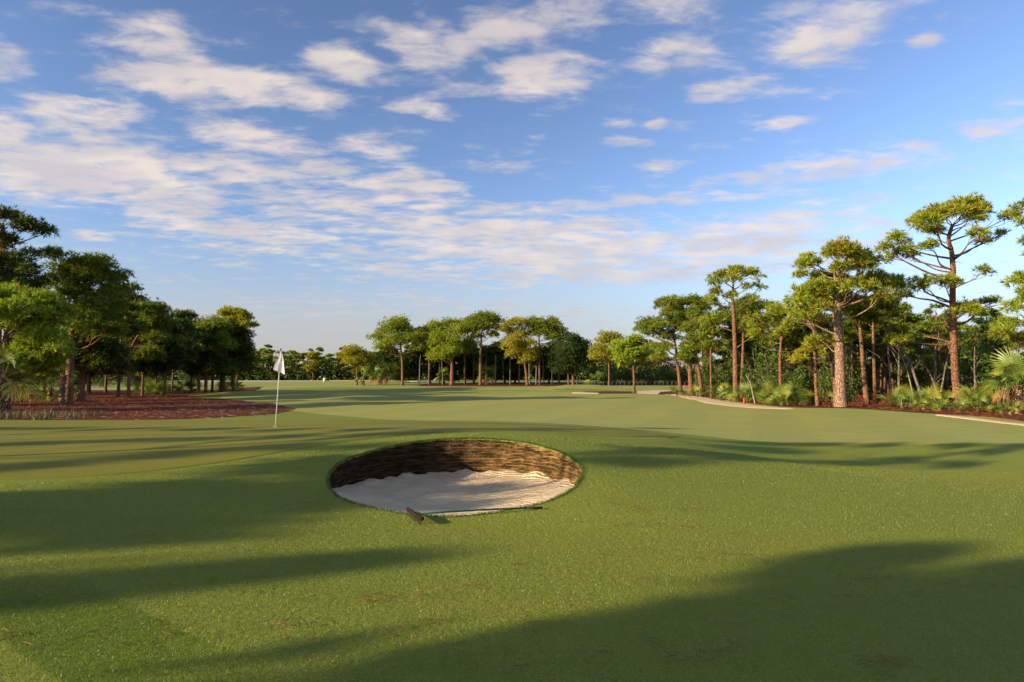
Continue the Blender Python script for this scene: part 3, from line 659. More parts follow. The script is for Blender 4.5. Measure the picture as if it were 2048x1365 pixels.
cpine('tallest domed pine of the centre stand with an open underside', 961, 144, [(961,745),(961,715),(962,690),(963,665)], 7,
 [(967,638,24,7),(943,645,18,8),(951,656,22,8),(984,644,17,9),(993,657,11,9),(968,655,20,7),(937,659,14,7),(952,676,14,7),(984,670,12,6)], 34, yel=.2, base=GREEN*1.2)
cpine('golden pine with hanging lower tufts right of the domed pine', 1055, 143, [(1052,745),(1050,733),(1046,705),(1040,670)], 6,
 [(1025,649,17,8),(1014,664,14,9),(1047,647,17,7),(1035,671,20,10),(1025,690,22,11),(1054,692,18,10),(1055,722,17,11),(1062,708,12,8),(1022,712,12,6),(1040,700,15,8)], 35, yel=.7, brown=.08, base=YEL*.8)
cpine('flat-topped green pine with straight trunk right of the golden pine', 1079, 144, [(1079,745),(1079,710),(1078,680),(1080,665)], 5,
 [(1072,649,22,8),(1087,655,22,9),(1107,657,20,10),(1121,667,13,9),(1092,669,18,8),(1104,645,11,5),(1070,668,14,7),(1110,680,16,9)], 36, yel=.2, base=GREEN*1.15)
cpine('dense dark pine clump closing the right end of the centre stand', 1146, 142, [(1146,750),(1146,720),(1147,700)], 6,
 [(1139,682,20,9),(1156,691,18,11),(1148,712,28,16),(1168,723,13,15),(1126,722,22,16),(1140,700,24,12),(1160,740,16,10),(1130,742,18,10)], 37, yel=0, base=DARK*1.1, dens=13)
cpine('ragged yellow pine with a small top tuft right of the centre stand', 1218, 128, [(1218,750),(1217,715),(1209,690),(1207,675)], 4,
 [(1207,669,9,5),(1200,680,10,5),(1214,684,12,6),(1228,676,14,8),(1240,686,12,8),(1198,702,16,8),(1222,704,18,9),(1210,718,16,8),(1192,716,12,7),(1236,712,14,8)], 38, yel=.6, base=YEL*.75)
cpine('upright pine behind the gap at the middle of the centre stand', 860, 152, [(860,745),(859,700),(858,680)], 5,
 [(860,664,18,9),(846,676,16,10),(868,684,16,10),(852,698,18,10),(866,712,16,9),(838,664,12,8)], 39, yel=.15, base=GREEN*1.1)
cpine('rounded pine crown between the light green and the domed pines', 930, 152, [(930,745),(929,700),(928,670)], 5,
 [(918,650,18,8),(900,650,16,7),(932,664,16,8),(940,690,18,10),(922,704,16,10)], 40, yel=.3, base=GREEN*1.2)
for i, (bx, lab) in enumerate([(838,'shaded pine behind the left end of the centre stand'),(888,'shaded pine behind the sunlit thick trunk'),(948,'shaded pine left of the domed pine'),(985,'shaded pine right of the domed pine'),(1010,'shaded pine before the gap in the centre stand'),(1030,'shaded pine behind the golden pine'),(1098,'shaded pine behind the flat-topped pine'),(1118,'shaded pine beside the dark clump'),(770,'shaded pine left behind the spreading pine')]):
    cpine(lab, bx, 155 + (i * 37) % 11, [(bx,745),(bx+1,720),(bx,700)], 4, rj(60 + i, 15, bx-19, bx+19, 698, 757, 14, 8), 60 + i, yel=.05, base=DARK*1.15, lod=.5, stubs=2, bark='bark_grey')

# ------------------------------------------------------------------ left-hand pines
GR_L = 'pines on the left straw bed'
def lpine(label, bx, Yd, trunk, w_, pads, seed, **kw): kw.setdefault('grow', 1.5); return px_tree('pine_tree', label, bx, Yd, trunk, w_, pads, seed, group=GR_L, **kw)
lpine('tallest dark pine at the left edge with stepped crown', -8, 43, [(-6,760),(-4,650),(0,560),(4,500),(6,450)], 18,
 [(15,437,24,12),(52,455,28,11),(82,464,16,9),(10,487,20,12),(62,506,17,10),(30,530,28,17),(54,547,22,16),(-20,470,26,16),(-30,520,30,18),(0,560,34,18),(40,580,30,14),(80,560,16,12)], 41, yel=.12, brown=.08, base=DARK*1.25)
lpine('bright low-branched pine at the left edge with domed crown', 14, 38, [(13,770),(13,700),(14,660),(20,630)], 18,
 [(21,594,36,13),(63,601,32,13),(102,607,22,13),(21,628,36,16),(70,635,36,18),(114,635,20,17),(35,662,30,13),(88,680,32,16),(124,702,18,15),(81,716,30,13),(50,700,26,12),(40,730,26,12),(95,735,24,11),(0,650,20,14),(-20,610,26,16)], 42, yel=.12, base=BRIGHT*.95, limbs_as_parts=True)
lpine('tall broad pine with thick trunk standing nearest on the left straw bed', 138, 47, [(139,770),(142,700),(146,640),(155,580)], 18,
 [(141,523,25,11),(176,531,27,14),(218,536,19,12),(134,550,27,15),(232,553,16,11),(190,564,36,17),(218,586,23,15),(158,592,30,18),(120,575,20,14),(206,626,32,18),(169,652,36,18),(215,665,30,16),(140,625,28,18),(120,700,18,10)], 43, yel=.10, brown=.05, base=GREEN*1.0, limbs_as_parts=True)
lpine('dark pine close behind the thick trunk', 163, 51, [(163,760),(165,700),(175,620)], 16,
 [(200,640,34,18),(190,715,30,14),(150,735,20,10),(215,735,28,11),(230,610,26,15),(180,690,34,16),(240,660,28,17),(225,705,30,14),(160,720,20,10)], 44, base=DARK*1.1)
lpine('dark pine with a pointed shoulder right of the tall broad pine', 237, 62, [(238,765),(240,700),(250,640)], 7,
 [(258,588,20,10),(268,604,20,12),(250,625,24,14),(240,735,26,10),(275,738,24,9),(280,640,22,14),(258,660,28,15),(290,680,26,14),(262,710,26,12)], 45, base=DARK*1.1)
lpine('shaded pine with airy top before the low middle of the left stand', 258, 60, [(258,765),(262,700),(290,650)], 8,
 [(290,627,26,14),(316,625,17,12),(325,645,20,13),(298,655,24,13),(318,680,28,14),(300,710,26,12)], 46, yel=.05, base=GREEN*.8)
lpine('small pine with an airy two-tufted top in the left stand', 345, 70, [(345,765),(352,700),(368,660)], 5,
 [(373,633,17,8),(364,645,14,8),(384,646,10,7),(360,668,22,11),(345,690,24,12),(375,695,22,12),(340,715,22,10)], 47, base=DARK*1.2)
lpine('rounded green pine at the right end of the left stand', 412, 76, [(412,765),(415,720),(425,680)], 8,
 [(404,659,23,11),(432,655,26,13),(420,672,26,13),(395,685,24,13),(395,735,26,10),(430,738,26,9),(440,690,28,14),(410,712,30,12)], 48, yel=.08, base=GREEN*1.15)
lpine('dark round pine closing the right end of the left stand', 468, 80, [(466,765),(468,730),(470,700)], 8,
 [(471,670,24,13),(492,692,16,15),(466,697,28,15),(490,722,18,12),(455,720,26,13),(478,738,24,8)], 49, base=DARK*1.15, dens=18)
lpine('sunlit yellow crown rising behind the left stand', 474, 112, [(474,740),(474,700),(470,660)], 5,
 [(457,628,15,6),(474,627,18,7),(490,640,13,8),(497,654,10,6),(462,640,12,5),(480,650,10,5),(455,655,9,5)], 50, yel=.7, base=YEL*.9, lod=.8)
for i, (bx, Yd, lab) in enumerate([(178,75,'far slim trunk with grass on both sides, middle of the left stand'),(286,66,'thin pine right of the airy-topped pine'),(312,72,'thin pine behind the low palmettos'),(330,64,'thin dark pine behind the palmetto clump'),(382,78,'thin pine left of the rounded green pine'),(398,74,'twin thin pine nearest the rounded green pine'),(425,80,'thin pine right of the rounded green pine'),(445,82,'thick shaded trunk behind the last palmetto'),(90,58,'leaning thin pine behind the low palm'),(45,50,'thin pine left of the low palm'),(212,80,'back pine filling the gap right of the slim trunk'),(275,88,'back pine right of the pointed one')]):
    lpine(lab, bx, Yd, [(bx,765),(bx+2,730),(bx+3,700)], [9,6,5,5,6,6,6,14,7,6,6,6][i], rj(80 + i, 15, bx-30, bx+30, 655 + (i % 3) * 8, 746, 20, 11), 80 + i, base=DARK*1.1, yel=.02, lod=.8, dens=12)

# ------------------------------------------------------------------ stock pines for far lines, backs and the trees out of frame that shade the grass
def stock_pine(seed, hgt, crown_r, c0, npad, lod, base, yel=.15, tr=.16, dens=10, zpow=1.0):
    r = random.Random(seed); pads = []
    for i in range(npad):
        t = r.random(); z = hgt * (c0 + (1 - c0) * t) - .5; env = crown_r * (math.sin(math.pi * min(1, .25 + .75 * t)) ** .6) * .85
        a = r.uniform(0, 6.28); q = env * math.sqrt(r.random())
        s = crown_r * r.uniform(.28, .45); pads.append((Vector((math.cos(a) * q, math.sin(a) * q, z)), (s, s, s * .62)))
    b = r.uniform(-.35, .35)
    return build_pine('pine_tree', (0, -500, 0), [(0, 0, 0), (b * .5, 0, hgt * .35), (b, .1, hgt * .65), (b * .6, 0, hgt * .9)], tr, pads, seed, base=base, yel=yel, brown=.03, lod=lod, dens=dens, stubs=2)
stockA = [stock_pine(201, 10.5, 2.5, .50, 20, .7, GREEN, .1), stock_pine(202, 10.0, 2.2, .42, 18, .7, GREEN*.9, .15), stock_pine(203, 11, 2.7, .58, 18, .7, GREEN*1.1, .25), stock_pine(204, 9.5, 2.4, .35, 22, .7, DARK*1.2, .03)]
stockF = [stock_pine(211, 9, 2.8, .25, 18, .4, GREEN, .3, .15, 6), stock_pine(212, 8.5, 2.9, .45, 14, .4, GREEN*1.2, .2, .15, 6), stock_pine(213, 9, 2.4, .3, 14, .4, YEL*.6, .5, .15, 6), stock_pine(214, 10.5, 2.3, .68, 9, .4, GREEN, .2, .15, 6)]
slim = stock_pine(221, 10.0, .55, .55, 9, .7, GREEN, .1, .12)
USED = set()
def plant(proto, x, y, hs, rz, label, group, ws=None):
    sc = (ws or hs, ws or hs, hs); z = h(x, y) - .05
    if proto not in USED:
        USED.add(proto); proto.location = (x, y, z); proto.rotation_euler.z = rz; proto.scale = sc; o = proto; tag(o, label, 'pine tree')
    else: o = copy_tree(proto, (x, y, z), rz, sc, label)
    o['category'] = 'pine tree'; o['group'] = group; return o
r = random.Random(77)
# trees standing left of the view; their crowns are where the shadows on the grass say they must be
TANE = math.tan(SUN_E)
spots = []
def sp(px, py, s_): 
    q = g(px, py); spots.append((q[0], q[1], s_))
for row, off in enumerate((.95, 2.3, 3.7, 5.2, 6.8)):
    for x in np.arange(-1.0 + row * .8, 17, 1.9):
        spots.append((x, 5.25 + .40 * x - off, 1.0 if row else .88))
for q in [(1560,1172,.10),(1620,1150,.13),(1680,1128,.12),(1740,1112,.10),(1800,1106,.07),
  (0,1192,.30),(120,1182,.24),(270,1166,.22),(420,1148,.22),(560,1134,.20),(650,1124,.15),(-150,1205,.3),
  (40,1060,.55),(180,1050,.5),(40,1095,.3),(280,1072,.32),(400,1030,.42),(540,1005,.45),(250,1010,.45),(640,1005,.42),(100,1022,.45),(-120,1060,.7),(-100,1010,.5),(420,985,.35),(600,975,.4),
  (640,945,.38),(590,925,.28),(690,895,.2),(500,940,.28),(340,975,.25),(770,985,.28),(750,940,.25),
  (1190,920,.40),(1290,922,.40),(1390,905,.34),(1280,900,.28),(1480,895,.30),(1550,903,.22),(1290,857,.16),(1200,857,.26),(1450,914,.28),
  (1700,925,.30),(1800,922,.32),(1900,932,.24),(1520,888,.25),(1640,889,.2),(1760,891,.2),(1900,893,.2),(2030,893,.2),(1960,905,.15),
  (-100,860,.42),(60,860,.40),(220,860,.40),(380,861,.38),(540,862,.40),(700,862,.42),(860,861,.42),(1000,860,.38),(1110,859,.34),
  (-80,895,.34),(60,888,.27),(220,884,.26),(380,880,.26),(540,877,.28),(700,874,.28),(840,868,.24),
  (60,812,.6),(200,812,.6),(340,811,.6),(470,812,.55),(560,813,.4),(130,820,.5),(280,820,.5),(420,820,.45),(520,820,.3),(40,822,.5),(240,800,.5),(420,802,.5),
  (-60,945,.24),(80,932,.18),(240,917,.18),(400,905,.18),(560,895,.2),(800,868,.2)]: sp(*q)
trees_ = []
for (gx_, gy_, s_) in sorted(spots, key=lambda q: (q[2] < .15, q[0] * -LY + q[1] * LX)):
    best = None
    for t in trees_:
        dx, dy = gx_ - t[0][0], gy_ - t[0][1]; L = dx * LX + dy * LY; lat = -dx * LY + dy * LX; z = L * TANE
        ok_ = (abs(lat) < 2.3) if s_ >= .15 else (.3 < lat < 4.0); rank = abs(lat) if s_ >= .15 else -lat
        if ok_ and 4.3 < z < 11.0 and (best is None or rank < best[0]): best = (rank, t, L, lat, z)
    if best is None:
        L = 31.0; fx_, fy_ = gx_ - L * LX, gy_ - L * LY + .9
        t = [(fx_, fy_), []]; trees_.append(t); dx, dy = gx_ - fx_, gy_ - fy_; best = (0, t, dx * LX + dy * LY, -dx * LY + dy * LX, (dx * LX + dy * LY) * TANE)
    _, t, L, lat, z = best; f = h(*t[0])
    t[1].append((Vector((-lat * LY, lat * LX, z + h(gx_, gy_) - f)), (s_, s_, s_)))
for i, (ft, pads_) in enumerate(trees_):
    top = max(p[0].z for p in pads_)
    o = build_pine('pine_tree', (ft[0], ft[1], h(*ft) - .05), [(0, 0, 0), (.1, 0, top * .4), (-.1, .1, top * .7), (0, 0, top * .98)], .10, pads_, 900 + i, base=GREEN, lod=.7, dens=22, stubs=0)
    tag(o, 'pine left of the view that throws its long shadow over the near grass', 'pine tree', 'pines left of the camera')
for i in range(16):  # unseen pines added to block part of the sky and deepen the shade
    a = R(200 + i * 9.5); q = r.uniform(30, 46)
    plant(stockA[i % 4], math.cos(a) * q - 8, math.sin(a) * q + 2, r.uniform(.8, 1.05), i, 'unseen pine added behind the camera to block low sky', 'added pines behind the camera')
# wood beyond the left edge and behind the left stand
for i in range(30):
    x = -r.uniform(40, 74); y = r.uniform(30, 84)
    if x > -.75 * y - 4 and y < 60: x = -.75 * y - r.uniform(5, 16)
    plant(stockA[i % 4], x, y, r.uniform(.8, 1.02), r.uniform(0, 6.3), 'shaded pine in the wood at the left edge', 'pines of the left wood')
# backing rows of the right wood
for i in range(66):
    Yd = r.uniform(50, 98); pxx = r.uniform(1310, 2150); x = (pxx - 1024) / F * Yd
    if x < 19 + (Yd - 50) * .10: x += 9
    if pxx < 1460: hs = r.uniform(.55, .72)
    else: hs = r.uniform(.62, .88)
    plant(stockA[(i * 3 + 1) % 4], x, Yd, hs * (1 + (Yd - 60) * .006), r.uniform(0, 6.3), 'shaded pine deep in the wood on the right', 'pines deep in the right wood')
# far line
for i in range(80):
    pxx = 470 + i * 10.8 + r.uniform(-6, 6); Yd = r.uniform(196, 236); x = (pxx - 1024) / F * Yd
    top = 704 + 14 * math.sin(i * 1.7) * math.sin(i * .61 + 1); hgt = (755 - top + r.uniform(-6, 3)) / F * Yd + EYE - .9
    plant(stockF[(i * 7 + i // 3) % 3], x, Yd, hgt / 9, r.uniform(0, 6.3), 'pine of the far tree line across the end of the course', 'pines of the far tree line', r.uniform(1.1, 1.45))
for (pxx, py, ws, lab) in [(535,690,1.0,'domed pine top left of the flag, above the far tree line'),(590,702,.55,'small round pine top right of the flag in the far line'),(622,698,.75,'flat dark pine top standing above the far tree line'),(682,695,.6,'thin leaning pine top, highest right part of the far tree line'),(1185,700,.7,'pine top above the far line beside the centre stand')]:
    Yd = 205; plant(stockF[3], (pxx - 1024) / F * Yd, Yd, ((755 - py) / F * Yd + EYE - .9) / 10.5, pxx, lab, 'pine tops above the far tree line', ws)

# ------------------------------------------------------------------ broadleaf shrubs
def shrub(name, seed, rx, ry, rz, n, leaf, cols, stem=True):
    r = np.random.default_rng(seed); rr_ = random.Random(seed); root = empty(name, (0, -500, 0))
    C = []
    for i in range(12):
        d = rand_dirs(r, 1)[0]; d[2] = abs(d[2]); c = d * np.array([rx, ry, rz]) * r.uniform(.3, .8) + np.array([0, 0, rz * .15]); m = n // 12
        dd = rand_dirs(r, m); C.append(c + dd * np.array([rx, ry, rz]) * r.uniform(.2, .38) * r.uniform(.6, 1, (m, 1)))
    C = np.concatenate(C); C[:, 2] = np.abs(C[:, 2]) + .05; N = len(C); a = rand_dirs(r, N); b = np.cross(a, rand_dirs(r, N)); b /= np.linalg.norm(b, axis=1, keepdims=True)
    s = leaf * r.uniform(.6, 1.3, (N, 1)); V = np.stack([C - a * s, C + b * s * .45, C + a * s, C - b * s * .45], 1).reshape(-1, 3); k = np.arange(N) * 4
    cc = np.array(cols)[r.integers(0, len(cols), N)] * r.uniform(.7, 1.3, (N, 1))
    G = Geo()
    for i in range(6):
        t = i * 1.05 + rr_.random(); e = Vector((math.cos(t) * rx * .7, math.sin(t) * ry * .7, rz * rr_.uniform(.6, 1.0)))
        G.tube([(0, 0, 0), e * .5 + Vector((rr_.uniform(-.1, .1), 0, .05)), e], [.03, .02, .008], 5, False)
    link('stem', G.mesh('stem'), M['bark_grey'], root)
    link('foliage', mesh_np('foliage', V, None, np.stack([k, k+1, k+2, k+3], -1), False, np.repeat(cc, 4, 0)), M['leaves'], root); return root
GL_ = [(.055,.105,.018),(.080,.140,.022),(.12,.17,.025)]; OL = [(.11,.085,.025),(.085,.095,.022),(.15,.08,.03)]; RD = [(.30,.06,.025),(.24,.07,.03),(.16,.08,.03)]
shr = [shrub('shrub', 301, 1.3, 1.2, 2.2, 2600, .075, GL_), shrub('shrub', 302, 1.5, 1.3, 3.0, 3000, .08, GL_ + OL[1:2]), shrub('shrub', 303, 1.2, 1.0, 1.6, 1800, .07, OL), shrub('shrub', 304, .7, .6, .8, 800, .05, RD)]
def plant_shrub(i, x, y, s, label, group, rz=0, sz=None):
    p = shr[i]; sc = (s, s, sz or s); z = h(x, y) - .03
    if p not in USED: USED.add(p); p.location = (x, y, z); p.scale = sc; p.rotation_euler.z = rz; o = p
    else: o = copy_tree(p, (x, y, z), rz, sc)
    tag(o, label, 'shrub', group); return o
plant_shrub(1, *((1545-1024)/F*50, 50), 1.25, 'large leafy green shrub behind the palmetto clump left of the plated pine', 'shrubs under the right pines', .5)
plant_shrub(0, *((1600-1024)/F*49, 49), 1.2, 'bushy shrub between the palmetto clump and the slender yellow-tufted pine', 'shrubs under the right pines', 1.5)
plant_shrub(1, *((1520-1024)/F*54, 54), 1.35, 'olive shrub right of the slim umbrella pine', 'shrubs under the right pines', 2.5)
plant_shrub(0, *((1955-1024)/F*45, 45), 1.5, 'glossy leafy shrub right of the tallest bare trunk', 'shrubs under the right pines', 2.5, 1.9)
plant_shrub(0, *((1660-1024)/F*47, 47), 1.1, 'green shrub directly left of the plated trunk', 'shrubs under the right pines', 3.2)
plant_shrub(3, *((1715-1024)/F*43, 43), .8, 'low red-leaved bush right of the plated trunk', 'low red bushes on the straw', 0)
plant_shrub(3, *((1770-1024)/F*44, 44), .8, 'low red bush third from the plated trunk', 'low red bushes on the straw', 1)
plant_shrub(3, *((1742-1024)/F*46, 46), .7, 'small red bush between the two reddish trunks', 'low red bushes on the straw', 2)
plant_shrub(3, *((1648-1024)/F*43, 43), .6, 'small brownish bush left of the plated trunk', 'low red bushes on the straw', 2)
for i in range(64):
    Yd = r.uniform(48, 84); pxx = r.uniform(1400, 2120); x = (pxx - 1024) / F * Yd
    if x < 20.5: x = 20.5 + r.uniform(0, 6)
    plant_shrub([0, 1, 2, 1][i % 4], x, Yd, r.uniform(1.0, 1.7), 'undergrowth shrub deep in the right wood', 'undergrowth shrubs of the right wood', r.uniform(0, 6))
for i in range(16):
    pxx = 1190 + i * 17 + r.uniform(-5, 5); Yd = r.uniform(150, 170); plant_shrub([0, 2, 1, 2][i % 4], (pxx - 1024) / F * Yd, Yd, r.uniform(1.5, 2.2), 'undergrowth shrub behind the dark timber bulkhead', 'shrubs behind the bulkhead', r.uniform(0, 6))
for i in range(14):
    plant_shrub([0, 1][i % 2], -r.uniform(60, 110), r.uniform(118, 150), r.uniform(1.2, 2), 'dark shrub beyond the grass behind the left stand', 'shrubs beyond the left stand', r.uniform(0, 6))
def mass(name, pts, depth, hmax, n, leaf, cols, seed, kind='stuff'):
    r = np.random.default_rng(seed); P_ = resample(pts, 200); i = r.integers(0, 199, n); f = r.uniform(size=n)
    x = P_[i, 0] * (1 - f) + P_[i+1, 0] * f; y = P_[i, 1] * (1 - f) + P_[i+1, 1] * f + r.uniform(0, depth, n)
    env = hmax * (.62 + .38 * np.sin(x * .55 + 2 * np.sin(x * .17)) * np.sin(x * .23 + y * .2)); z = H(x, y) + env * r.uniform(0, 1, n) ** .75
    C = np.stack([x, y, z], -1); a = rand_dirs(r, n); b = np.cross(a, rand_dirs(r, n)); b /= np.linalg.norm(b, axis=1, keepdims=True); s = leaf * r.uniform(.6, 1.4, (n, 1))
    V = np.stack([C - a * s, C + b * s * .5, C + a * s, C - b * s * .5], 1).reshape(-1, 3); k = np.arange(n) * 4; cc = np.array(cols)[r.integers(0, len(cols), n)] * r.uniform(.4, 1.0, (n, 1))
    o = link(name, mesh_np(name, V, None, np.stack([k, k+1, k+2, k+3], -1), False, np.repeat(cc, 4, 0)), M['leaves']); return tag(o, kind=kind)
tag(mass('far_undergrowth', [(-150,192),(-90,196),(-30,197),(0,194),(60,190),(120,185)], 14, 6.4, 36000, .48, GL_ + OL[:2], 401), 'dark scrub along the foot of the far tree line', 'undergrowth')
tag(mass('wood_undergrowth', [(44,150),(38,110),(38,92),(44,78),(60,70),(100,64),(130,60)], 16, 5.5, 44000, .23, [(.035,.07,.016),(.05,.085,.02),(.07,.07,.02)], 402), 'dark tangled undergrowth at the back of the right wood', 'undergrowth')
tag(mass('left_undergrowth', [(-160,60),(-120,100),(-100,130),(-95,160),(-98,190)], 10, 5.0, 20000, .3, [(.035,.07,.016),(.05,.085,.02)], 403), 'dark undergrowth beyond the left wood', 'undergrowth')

# ------------------------------------------------------------------ palmettos and palms
def fan_leaf(seed, R_=.55, n=17, spread=2.5, stalk=.55, col_=(.12,.19,.03), droop=.35):
    r = random.Random(seed); V = []; T = []; c = []
    def add(p, col): V.append(tuple(p)); c.append(col); return len(V) - 1
    # stalk along +X rising, fan at its end, leaf plane tilted
    w_ = .012; a = add((0, -w_, 0), col_); b = add((0, w_, 0), col_); d = add((stalk, w_ * .6, 0), col_); e = add((stalk, -w_ * .6, 0), col_); T += [(a, e, d), (a, d, b)]
    for i in range(n):
        t = -spread / 2 + spread * i / (n - 1); L = R_ * (1 - .25 * abs(t) / (spread / 2)) * r.uniform(.9, 1.08); k = r.uniform(.85, 1.2); cc = tuple(q * k for q in col_); w2 = R_ * .030
        dx, dy = math.cos(t), math.sin(t); m = (stalk + dx * L * .55, dy * L * .55, -.03 * L); tip = (stalk + dx * L, dy * L, -droop * L * r.uniform(.6, 1.4))
        p0 = add((stalk, 0, 0), cc); p1 = add((m[0] - dy * w2, m[1] + dx * w2, m[2]), cc); p2 = add((m[0] + dy * w2, m[1] - dx * w2, m[2] + .012), cc); p3 = add(tip, tuple(q * 1.15 for q in cc)); T += [(p0, p2, p1), (p1, p2, p3)]
    return mesh_np('frond', np.array(V), T, None, False, np.array(c))
FR = [fan_leaf(1, .55, 16, 3.3), fan_leaf(2, .6, 18, 3.5, .6, (.17,.23,.03)), fan_leaf(3, .5, 15, 3.0, .5, (.11,.18,.03)), fan_leaf(4, .6, 17, 3.4, .7, (.28,.29,.04))]
FD = [fan_leaf(5, .55, 13, 1.8, .5, (.42,.19,.06), .6), fan_leaf(6, .5, 12, 1.6, .5, (.30,.16,.07), .7)]
for me in FR + FD: me.materials.append(M['fronds'])
def palmetto(name, label, cat, x, y, s, nf, seed, group, trunk=0, dead=0, low=.15, high=1.35):
    r = random.Random(seed); z = h(x, y); root = empty(name, (x, y, z))
    G = Geo()
    if trunk > .3:
        pts = [(0, 0, -.05), (r.uniform(-.08, .08), 0, trunk * .5), (r.uniform(-.1, .1), 0, trunk)]; sp = smooth_path(pts, 8); G.tube(sp, [(.17 + .03 * (i % 2)) * (1 - .15 * i / len(sp)) for i in range(len(sp))], 9)
        for k in range(int(trunk * 16)):    # old leaf boots
            zb = trunk * (k + .5) / (trunk * 16); a = k * 2.4; c_, s_ = math.cos(a), math.sin(a)
            G.tube([(c_ * .13, s_ * .13, zb), (c_ * .22, s_ * .22, zb + .10), (c_ * .27, s_ * .27, zb + .2)], [.045, .035, .012], 4)
    else: G.tube([(0, 0, -.1), (.05, 0, .08), (.08, .03, .2)], [.10, .09, .05], 7)
    link('trunk', G.mesh('trunk'), M['boots'], root)
    for i in range(nf):
        isd = i < dead; a = i * 2.399 + r.uniform(-.3, .3); e = r.uniform(low, high) if not isd else r.uniform(-.9, -.2)
        f = link('frond', (FD if isd else FR)[r.randrange(2 if isd else 4)], None, root)
        k = s * 1.12 * r.uniform(.8, 1.15); f.location = (.05 * math.cos(a), .05 * math.sin(a), trunk + (.1 if not trunk else -.02))
        f.rotation_euler = (r.uniform(-.7, .7), -e, a); f.scale = (k, k, k)
    tag(root, label, cat, group); return root
GP = 'saw palmettos on the right straw bed'
def PX(px, Yd): return (px - 1024) / F * Yd
pal = [(1548,46,1.15,18,'left bush of the big palmetto clump near the plated pine'),(1572,44.5,1.25,22,'tall middle palmetto of the big clump'),(1596,45,1.05,18,'right bush of the big palmetto clump'),(1560,43.5,.8,14,'low front palmetto of the big clump'),
 (1352,66,1.0,14,'palmetto left of the leaning pine by the sand path'),(1392,63,1.0,14,'palmetto between the forked and crooked trunks'),(1438,58,1.1,16,'palmetto right of the thin straight pine'),(1456,54,1.2,18,'palmetto just left of the slim umbrella pine'),(1492,50,1.25,18,'palmetto just right of the slim umbrella pine'),(1515,50,1.1,16,'dark palmetto behind the dead leaning stick'),
 (1649,45,.7,10,'small yellow palmetto left of the plated trunk'),(1800,40,.95,16,'palmetto at the left of the low row near the tallest trunk'),(1816,42,.8,12,'smaller palmetto behind the first of the low row'),(1858,40,1.0,16,'upright palmetto left of the tallest trunk'),(1842,38,.7,12,'yellowish low palmetto near the grass edge'),(1874,37,.75,12,'low palmetto at the foot of the tallest trunk'),(1893,38.5,.8,12,'spiky palmetto touching the tallest trunk'),
 (1950,36,1.15,22,'full green palmetto right of the tallest trunk'),(1975,37,.9,14,'palmetto between the full one and the palm'),(1996,34,.6,10,'dark low palmetto at the right near the path'),(2014,33,.6,12,'tiny palmetto nearest the path at the right'),(1985,41,1.0,14,'shaded palmetto behind the full green one')]
for i, (px, Yd, s, nf, lab) in enumerate(pal): palmetto('saw_palmetto', lab, 'palmetto', PX(px, Yd), Yd, s, nf, 500 + i, GP, dead=1 if i % 3 else 2)
palmetto('cabbage_palm', 'young palm on a thin trunk with orange dead fronds at the right edge', 'palm', PX(2034, 34), 34, 1.5, 34, 551, None, 1.45, 7, -.1, 1.4)
palmetto('cabbage_palm', 'small palm crown behind the orange-fronded palm', 'palm', PX(2012, 38), 38, 1.25, 22, 552, None, 1.3, 2, -.1, 1.4)
GPL = 'palmettos under the left pines'
for i, (px, Yd, s, nf, lab) in enumerate([(292,72,1.3,18,'left palmetto of the dark clump under the left pines'),(308,70,1.5,20,'taller palmetto of the dark clump under the left pines'),(325,72,1.3,18,'third palmetto of the dark clump under the left pines'),(340,74,1.3,16,'right palmetto of the dark clump under the left pines'),(372,78,1.4,18,'palmetto in front of the thin pines, middle of the left bed'),(386,79,1.2,14,'small palmetto beside the thin pines'),(458,84,1.5,18,'last palmetto at the right end of the left bed'),(470,86,1.3,16,'palmetto tucked behind the last one of the left bed'),(352,73,1.0,12,'low palmetto right of the dark clump')]):
    palmetto('saw_palmetto', lab, 'palmetto', PX(px, Yd), Yd, s, nf, 600 + i, GPL)
palmetto('cabbage_palm', 'bushy short palm left of the thick trunk on the straw', 'palm', PX(104, 50), 50, 1.7, 34, 621, None, 1.0, 5, -.6, 1.3)
palmetto('cabbage_palm', 'palm stub with rough leaf boots beside the thick trunk', 'palm', PX(128, 46), 46, .8, 10, 622, None, 2.0, 3, -.4, 1.2)
palmetto('cabbage_palm', 'dark palm at the left edge in front of the bright pine', 'palm', PX(8, 36), 36, 1.5, 30, 623, None, 1.9, 5, -.5, 1.2)
for i, (px, Yd, s, tk, lab) in enumerate([(728,146,2.6,1.9,'palm with glowing trunk at the left of the centre stand'),(772,150,2.8,2.4,'grey-headed palm under the spreading pine'),(886,148,1.8,2.0,'thin palm left of the sunlit thick trunk'),(973,150,2.2,2.0,'pale palm under the domed pine'),(1196,140,2.0,1.2,'palm at the right of the dark clump'),(758,152,2.4,2.0,'palm between the young pine and the spreading pine')]):
    palmetto('cabbage_palm', lab, 'palm', PX(px, Yd), Yd, s, 22, 640 + i, 'palms of the centre stand', tk, 3, -.5, 1.3)
